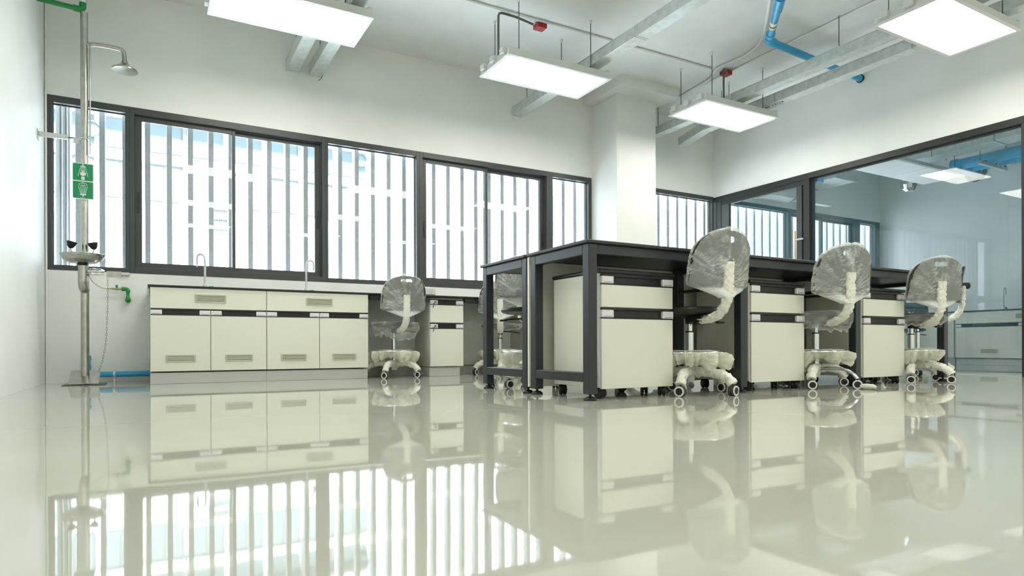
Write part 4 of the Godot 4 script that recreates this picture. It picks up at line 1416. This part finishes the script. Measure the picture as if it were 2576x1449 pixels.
# ---------------------------------------------------------------- eyewash station
func eyewash() -> void:
	var c := Vector3(-0.478, 0, -6.42)
	var t := thing("eyewash_station", "stainless emergency shower and eyewash post in the left corner", "eyewash", c)
	var st := mk()
	box(st, Vector3(-0.15, 0.0, -0.14), Vector3(0.15, 0.006, 0.14), 0.001)
	fin(st, "floor_plate", M.rod_steel, t)
	st = mk()
	X = Transform3D(Basis(Vector3.RIGHT, 0.42), Vector3(0, 0.012, 0.155))
	box(st, Vector3(-0.105, 0.0, -0.25), Vector3(0.105, 0.003, 0.0), 0.001)
	X = Transform3D()
	fin(st, "cover_plate", M.stainless, t)
	st = mk()
	tube(st, [Vector3(0, 0.006, 0), Vector3(0, 1.0, 0)], 0.030, 24)
	fin(st, "lower_post", M.stainless, t)
	st = mk()
	tube(st, [Vector3(0, 1.0, -0.01), Vector3(0, 3.11, -0.01)], 0.028, 24)
	fin(st, "upper_post", M.stainless, t)
	st = mk()      # drain bend in front of the post
	tube(st, spline([Vector3(-0.01, 1.0, 0.06), Vector3(-0.01, 0.86, 0.06), Vector3(-0.008, 0.81, 0.045), Vector3(0, 0.785, 0.0)], 20), 0.034, 20)
	fin(st, "drain_bend", M.stainless, t)
	st = mk()
	X = Transform3D(Basis(), Vector3(-0.012, 0, 0.06))
	lathe(st, [Vector2(0.036, 0.985), Vector2(0.036, 1.002), Vector2(0.0, 1.002)], 24)
	fin(st, "drain_ring", M.rubber, t)
	st = mk()
	X = Transform3D(Basis(), Vector3(-0.012, 0.0, 0.06))
	lathe(st, [Vector2(0.03, 1.0), Vector2(0.09, 1.006), Vector2(0.135, 1.03), Vector2(0.155, 1.06), Vector2(0.16, 1.078), Vector2(0.156, 1.08), Vector2(0.150, 1.062), Vector2(0.13, 1.036), Vector2(0.09, 1.014), Vector2(0.0, 1.01)], 48)
	X = Transform3D()
	fin(st, "bowl", M.stainless, t)
	for s in [-1.0, 1.0]:
		st = mk()
		tube(st, spline([Vector3(s * 0.03 - 0.012, 1.015, 0.06), Vector3(s * 0.06 - 0.012, 1.05, 0.06), Vector3(s * 0.07 - 0.012, 1.09, 0.062), Vector3(s * 0.083 - 0.012, 1.125, 0.064)], 10), 0.0055, 8)
		fin(st, "nozzle_pipe", M.tap_white, t)
		st = mk()
		X = Transform3D(Basis(Vector3.BACK, s * 0.22), Vector3(s * 0.083 - 0.012, 1.122, 0.064))
		lathe(st, [Vector2(0.0, 0.0), Vector2(0.012, 0.002), Vector2(0.024, 0.014), Vector2(0.032, 0.034), Vector2(0.038, 0.056), Vector2(0.034, 0.056), Vector2(0.028, 0.036), Vector2(0.0, 0.02)], 24)
		X = Transform3D()
		fin(st, "eye_cup", M.rubber, t)
	st = mk()      # foot-pedal valve and push plate
	X = Transform3D(Basis(Vector3.BACK, -PI / 2), Vector3(0.02, 0.948, 0.03))
	lathe(st, [Vector2(0.018, 0.0), Vector2(0.018, 0.035), Vector2(0.024, 0.036), Vector2(0.024, 0.055), Vector2(0.019, 0.058), Vector2(0.019, 0.075), Vector2(0.023, 0.077), Vector2(0.021, 0.10), Vector2(0.010, 0.122), Vector2(0.0, 0.124)], 16)
	X = Transform3D(Basis(Vector3.BACK, -PI / 2), Vector3(0.02, 0.925, 0.035))
	lathe(st, [Vector2(0.008, 0.0), Vector2(0.012, 0.03), Vector2(0.009, 0.05), Vector2(0.012, 0.07), Vector2(0.005, 0.12), Vector2(0.0, 0.12)], 12)
	X = Transform3D()
	fin(st, "valve", M.chrome, t)
	bx(t, "push_plate", M.stainless, Vector3(0.155, 0.902, 0.028), Vector3(0.262, 0.953, 0.034), 0.001)
	st = mk()
	tube(st, [Vector3(0.02, 0.90, 0.03), Vector3(0.02, 0.86, 0.03)], 0.010, 10)
	fin(st, "drain_cock", M.chrome, t)
	# links of the chain
	var links := spline([Vector3(0.163, 0.89, 0.04), Vector3(0.162, 0.65, 0.045), Vector3(0.148, 0.35, 0.05), Vector3(0.125, 0.20, 0.05), Vector3(0.098, 0.115, 0.045)], 34)
	for k in links.size() - 1:
		st = mk()
		var loop := []
		var dir: Vector3 = (links[k + 1] - links[k]).normalized()
		var sd := (Vector3.RIGHT if k % 2 == 0 else Vector3.BACK)
		sd = (sd - dir * sd.dot(dir)).normalized()
		for j in 11:
			var a := TAU * j / 10.0
			loop.append((links[k] + links[k + 1]) / 2.0 + dir * sin(a) * 0.0145 + sd * cos(a) * 0.0055)
		tube(st, loop, 0.0014, 5)
		fin(st, "chain_link", M.chain, t)
	# pull rod, shower arm and head
	st = mk()
	tube(st, [Vector3(0.042, 1.92, 0.02), Vector3(0.042, 2.85, 0.02)], 0.006, 8)
	fin(st, "pull_rod", M.stainless, t)
	st = mk()
	tube(st, spline([Vector3(0, 2.84, -0.01), Vector3(0.1, 2.86, -0.01), Vector3(0.24, 2.86, -0.01), Vector3(0.28, 2.84, -0.01), Vector3(0.29, 2.76, -0.01)], 20), 0.018, 12)
	fin(st, "shower_arm", M.stainless, t)
	st = mk()
	X = Transform3D(Basis(), Vector3(0.29, 2.68, -0.01))
	lathe(st, [Vector2(0.0, 0.0), Vector2(0.10, 0.0), Vector2(0.10, 0.01), Vector2(0.03, 0.06), Vector2(0.02, 0.09), Vector2(0.0, 0.09)], 28)
	X = Transform3D()
	fin(st, "shower_head", M.stainless, t)
	# wall stay
	var br := thing("wall_stay", "pale steel stay arm from the left wall to the eyewash post", "bracket", Vector3(LEFT_X, 2.055, -6.46))
	bx(br, "wall_plate", M.plinth, Vector3(0, -0.05, -0.035), Vector3(0.006, 0.035, 0.035), 0.002)
	bx(br, "channel_arm", M.plinth, Vector3(0.006, -0.018, -0.018), Vector3(0.205, 0.018, 0.018), 0.003)
	st = mk()
	tube(st, [Vector3(0.20, 0, 0), Vector3(0.275, 0, 0.01)], 0.006, 8)
	fin(st, "threaded_rod", M.rod_steel, br)
	st = mk()
	var ring := []
	for k in 25:
		ring.append(Vector3(0.322 + cos(TAU * k / 24.0) * 0.034, -0.004, 0.03 + sin(TAU * k / 24.0) * 0.034))
	tube(st, ring, 0.005, 6)
	box(st, Vector3(0.262, -0.012, 0.01), Vector3(0.295, 0.006, 0.035), 0.002)
	fin(st, "pipe_clamp", M.chrome, br)
	bx(br, "clamp_tab", M.plinth, Vector3(0.245, -0.045, 0.03), Vector3(0.282, -0.006, 0.034), 0.001)
	# sign
	var s := thing("emergency_sign", "green safety sign with white shower and eyewash pictograms", "sign", Vector3(-0.485, 1.686, -6.372))
	st = mk()
	prism(st, rounded(0.146, 0.298, 0.010), 0.004)
	fin(st, "plate", M.sign_white, s)
	for q in [0.0735, -0.0735]:
		st = mk()
		X = Transform3D(Basis(), Vector3(0, q, 0.0008))
		prism(st, rounded(0.138, 0.138, 0.008), 0.0006)
		X = Transform3D()
		fin(st, "green_field", M.sign_green, s)
	st = mk()
	X = Transform3D(Basis(), Vector3(0, 0.0735, 0.0016))
	sign_bar(st, Vector2(0, 0.068), Vector2(0, 0.050), 0.007)
	prism(st, [Vector2(-0.018, 0.043), Vector2(0.018, 0.043), Vector2(0.017, 0.049), Vector2(0.008, 0.053), Vector2(-0.008, 0.053), Vector2(-0.017, 0.049)], 0.0006)
	for q in [[-0.015, -0.035, -0.036], [-0.008, -0.012, 0.004], [0.0, 0.0, 0.022], [0.008, 0.012, 0.004], [0.015, 0.035, -0.036]]:
		sign_bar(st, Vector2(q[0], 0.041), Vector2(q[1], q[2]), 0.0032)
	var head := []
	for k in 14:
		head.append(Vector2(cos(TAU * k / 14.0) * 0.0075, 0.009 + sin(TAU * k / 14.0) * 0.0075))
	prism(st, head, 0.0006)
	prism(st, rounded(0.024, 0.035, 0.003, Vector2(0, -0.018)), 0.0006)
	for q in [-1.0, 1.0]:
		prism(st, rounded(0.006, 0.026, 0.002, Vector2(q * 0.0155, -0.013)), 0.0006)
		prism(st, rounded(0.0105, 0.036, 0.002, Vector2(q * 0.0062, -0.048)), 0.0006)
	X = Transform3D()
	fin(st, "shower_pictogram", M.sign_white, s)
	st = mk()
	X = Transform3D(Basis(), Vector3(0, -0.0735, 0.0016))
	var lids := 12
	for k in lids:
		var a0 := -1.0 + 2.0 * k / lids
		var a1 := -1.0 + 2.0 * (k + 1) / lids
		for sgn in [-1.0, 1.0]:
			sign_bar(st, Vector2(a0 * 0.029, 0.046 + sgn * 0.014 * (1.0 - a0 * a0)), Vector2(a1 * 0.029, 0.046 + sgn * 0.014 * (1.0 - a1 * a1)), 0.0036)
	for k in 16:
		var a0 := TAU * k / 16.0
		var a1 := TAU * (k + 1) / 16.0
		sign_bar(st, Vector2(cos(a0), sin(a0)) * 0.0095 + Vector2(0, 0.046), Vector2(cos(a1), sin(a1)) * 0.0095 + Vector2(0, 0.046), 0.0042)
	for q in [-2.0, -1.0, 0.0, 1.0, 2.0]:
		sign_bar(st, Vector2(q * 0.0078, -0.030), Vector2(q * 0.0155, 0.028 if absf(q) < 2 else 0.031), 0.0036)
	prism(st, [Vector2(-0.024, -0.032), Vector2(0.024, -0.032), Vector2(0.018, -0.043), Vector2(-0.018, -0.043)], 0.0006)
	sign_bar(st, Vector2(0, -0.042), Vector2(0, -0.055), 0.007)
	X = Transform3D()
	fin(st, "eyewash_pictogram", M.sign_white, s)
	var tm := TextMesh.new()
	var font := SystemFont.new()
	font.font_names = PackedStringArray(["Droid Sans"])
	tm.font = font
	tm.text = "EASY SAFE"
	tm.font_size = 12
	tm.pixel_size = 0.0006
	tm.depth = 0.0006
	put(tm, "lettering", M.sign_white, s, Transform3D(Basis(), Vector3(0, -0.1385, 0.0012)))
	# supply pipework
	var g := thing("green_supply_valve", "green elbow with a small ball valve on the wall", "pipe fitting", Vector3(-0.18, 0.74, WALL_Z))
	st = mk()
	tube(st, [Vector3(0, 0, 0.0), Vector3(0, 0, 0.05), Vector3(0, 0.012, 0.055)], 0.022, 16)
	tube(st, spline([Vector3(0, -0.01, 0.05), Vector3(0, 0.05, 0.05), Vector3(0, 0.085, 0.05)], 8), [0.020, 0.021, 0.020, 0.015, 0.013, 0.013, 0.013, 0.013, 0.014], 16)
	tube(st, spline([Vector3(0, 0.07, 0.05), Vector3(0, 0.088, 0.05), Vector3(-0.012, 0.098, 0.05), Vector3(-0.05, 0.098, 0.05)], 12), [0.017, 0.018, 0.018, 0.018, 0.017, 0.016, 0.016, 0.016, 0.017, 0.018, 0.018, 0.018, 0.018], 16)
	fin(st, "elbow", M.pipe_green, g)
	st = mk()
	X = Transform3D(Basis(Vector3.BACK, PI / 2), Vector3(-0.05, 0.098, 0.05))
	lathe(st, [Vector2(0.010, 0.0), Vector2(0.010, 0.025), Vector2(0.013, 0.027), Vector2(0.013, 0.045), Vector2(0.009, 0.048), Vector2(0.009, 0.07), Vector2(0.005, 0.085), Vector2(0.005, 0.11), Vector2(0.0, 0.11)], 14)
	X = Transform3D()
	fin(st, "valve_body", M.brass, g)
	bx(g, "valve_lever", M.valve_teal, Vector3(-0.095, 0.108, 0.043), Vector3(-0.078, 0.133, 0.057), 0.003)
	st = mk()
	tube(st, spline([Vector3(-0.16, 0.098, 0.05), Vector3(-0.20, 0.10, 0.10), Vector3(-0.25, 0.13, 0.25), Vector3(-0.275, 0.19, 0.44)], 20), 0.004, 8)
	fin(st, "hose", M.hose_clear, g)
	var bp := thing("drain_pipe", "blue drain pipe running low along the wall to the bench", "pipe", Vector3(-0.43, 0, -6.76))
	st = mk()
	tube(st, [Vector3(0, 0.07, 0), Vector3(0.423, 0.07, 0)], 0.0255, 18)
	fin(st, "pipe_run", M.pvc_blue, bp)
	st = mk()
	noise.seed = 9
	tube(st, spline([Vector3(-0.056, 0.06, 0.0), Vector3(-0.057, 0.16, 0.0), Vector3(-0.057, 0.24, 0.0)], 16), 0.028, 16, 0.25)
	noise.seed = 5
	fin(st, "riser", M.pvc_blue, bp)
	st = mk()
	X = Transform3D(Basis(Vector3.BACK, -PI / 2), Vector3(0.135, 0.07, 0))
	lathe(st, [Vector2(0.0255, 0.0), Vector2(0.030, 0.0), Vector2(0.030, 0.018), Vector2(0.0255, 0.018)], 20)
	X = Transform3D()
	box(st, Vector3(0.138, 0.0, -0.006), Vector3(0.150, 0.045, 0.006), 0.001)
	box(st, Vector3(0.138, 0.095, -0.006), Vector3(0.150, 0.112, 0.006), 0.001)
	fin(st, "pipe_clip", M.galvanised, bp)
	var gp := thing("green_ceiling_pipe", "green water pipe from the left wall above the eyewash post", "pipe", Vector3(-0.478, 3.13, -6.43))
	st = mk()
	tube(st, [Vector3(-0.32, 0.015, 0), Vector3(-0.03, 0.0, 0)], 0.020, 16)
	fin(st, "pipe_run", M.pipe_green, gp)
	st = mk()
	tube(st, spline([Vector3(-0.075, 0.002, 0), Vector3(-0.03, 0.0, 0), Vector3(-0.012, 0.012, 0), Vector3(-0.008, 0.06, 0)], 12), 0.026, 16)
	fin(st, "elbow", M.pipe_green, gp)
	st = mk()
	tube(st, [Vector3(-0.008, 0.055, 0), Vector3(-0.008, 0.085, 0)], 0.028, 16)
	fin(st, "union_nut", M.chrome, gp)
	st = mk()
	tube(st, [Vector3(-0.008, 0.08, 0), Vector3(-0.008, CEIL - 3.13, 0)], 0.020, 16)
	fin(st, "pipe_run", M.pipe_green, gp)

func sign_bar(st: SurfaceTool, a: Vector2, b: Vector2, w: float) -> void:
	var d := (b - a).normalized() * w / 2.0
	var n := Vector2(-d.y, d.x)
	prism(st, [a - n - d * 0.4, b - n + d * 0.4, b + n + d * 0.4, a + n - d * 0.4], 0.0006)
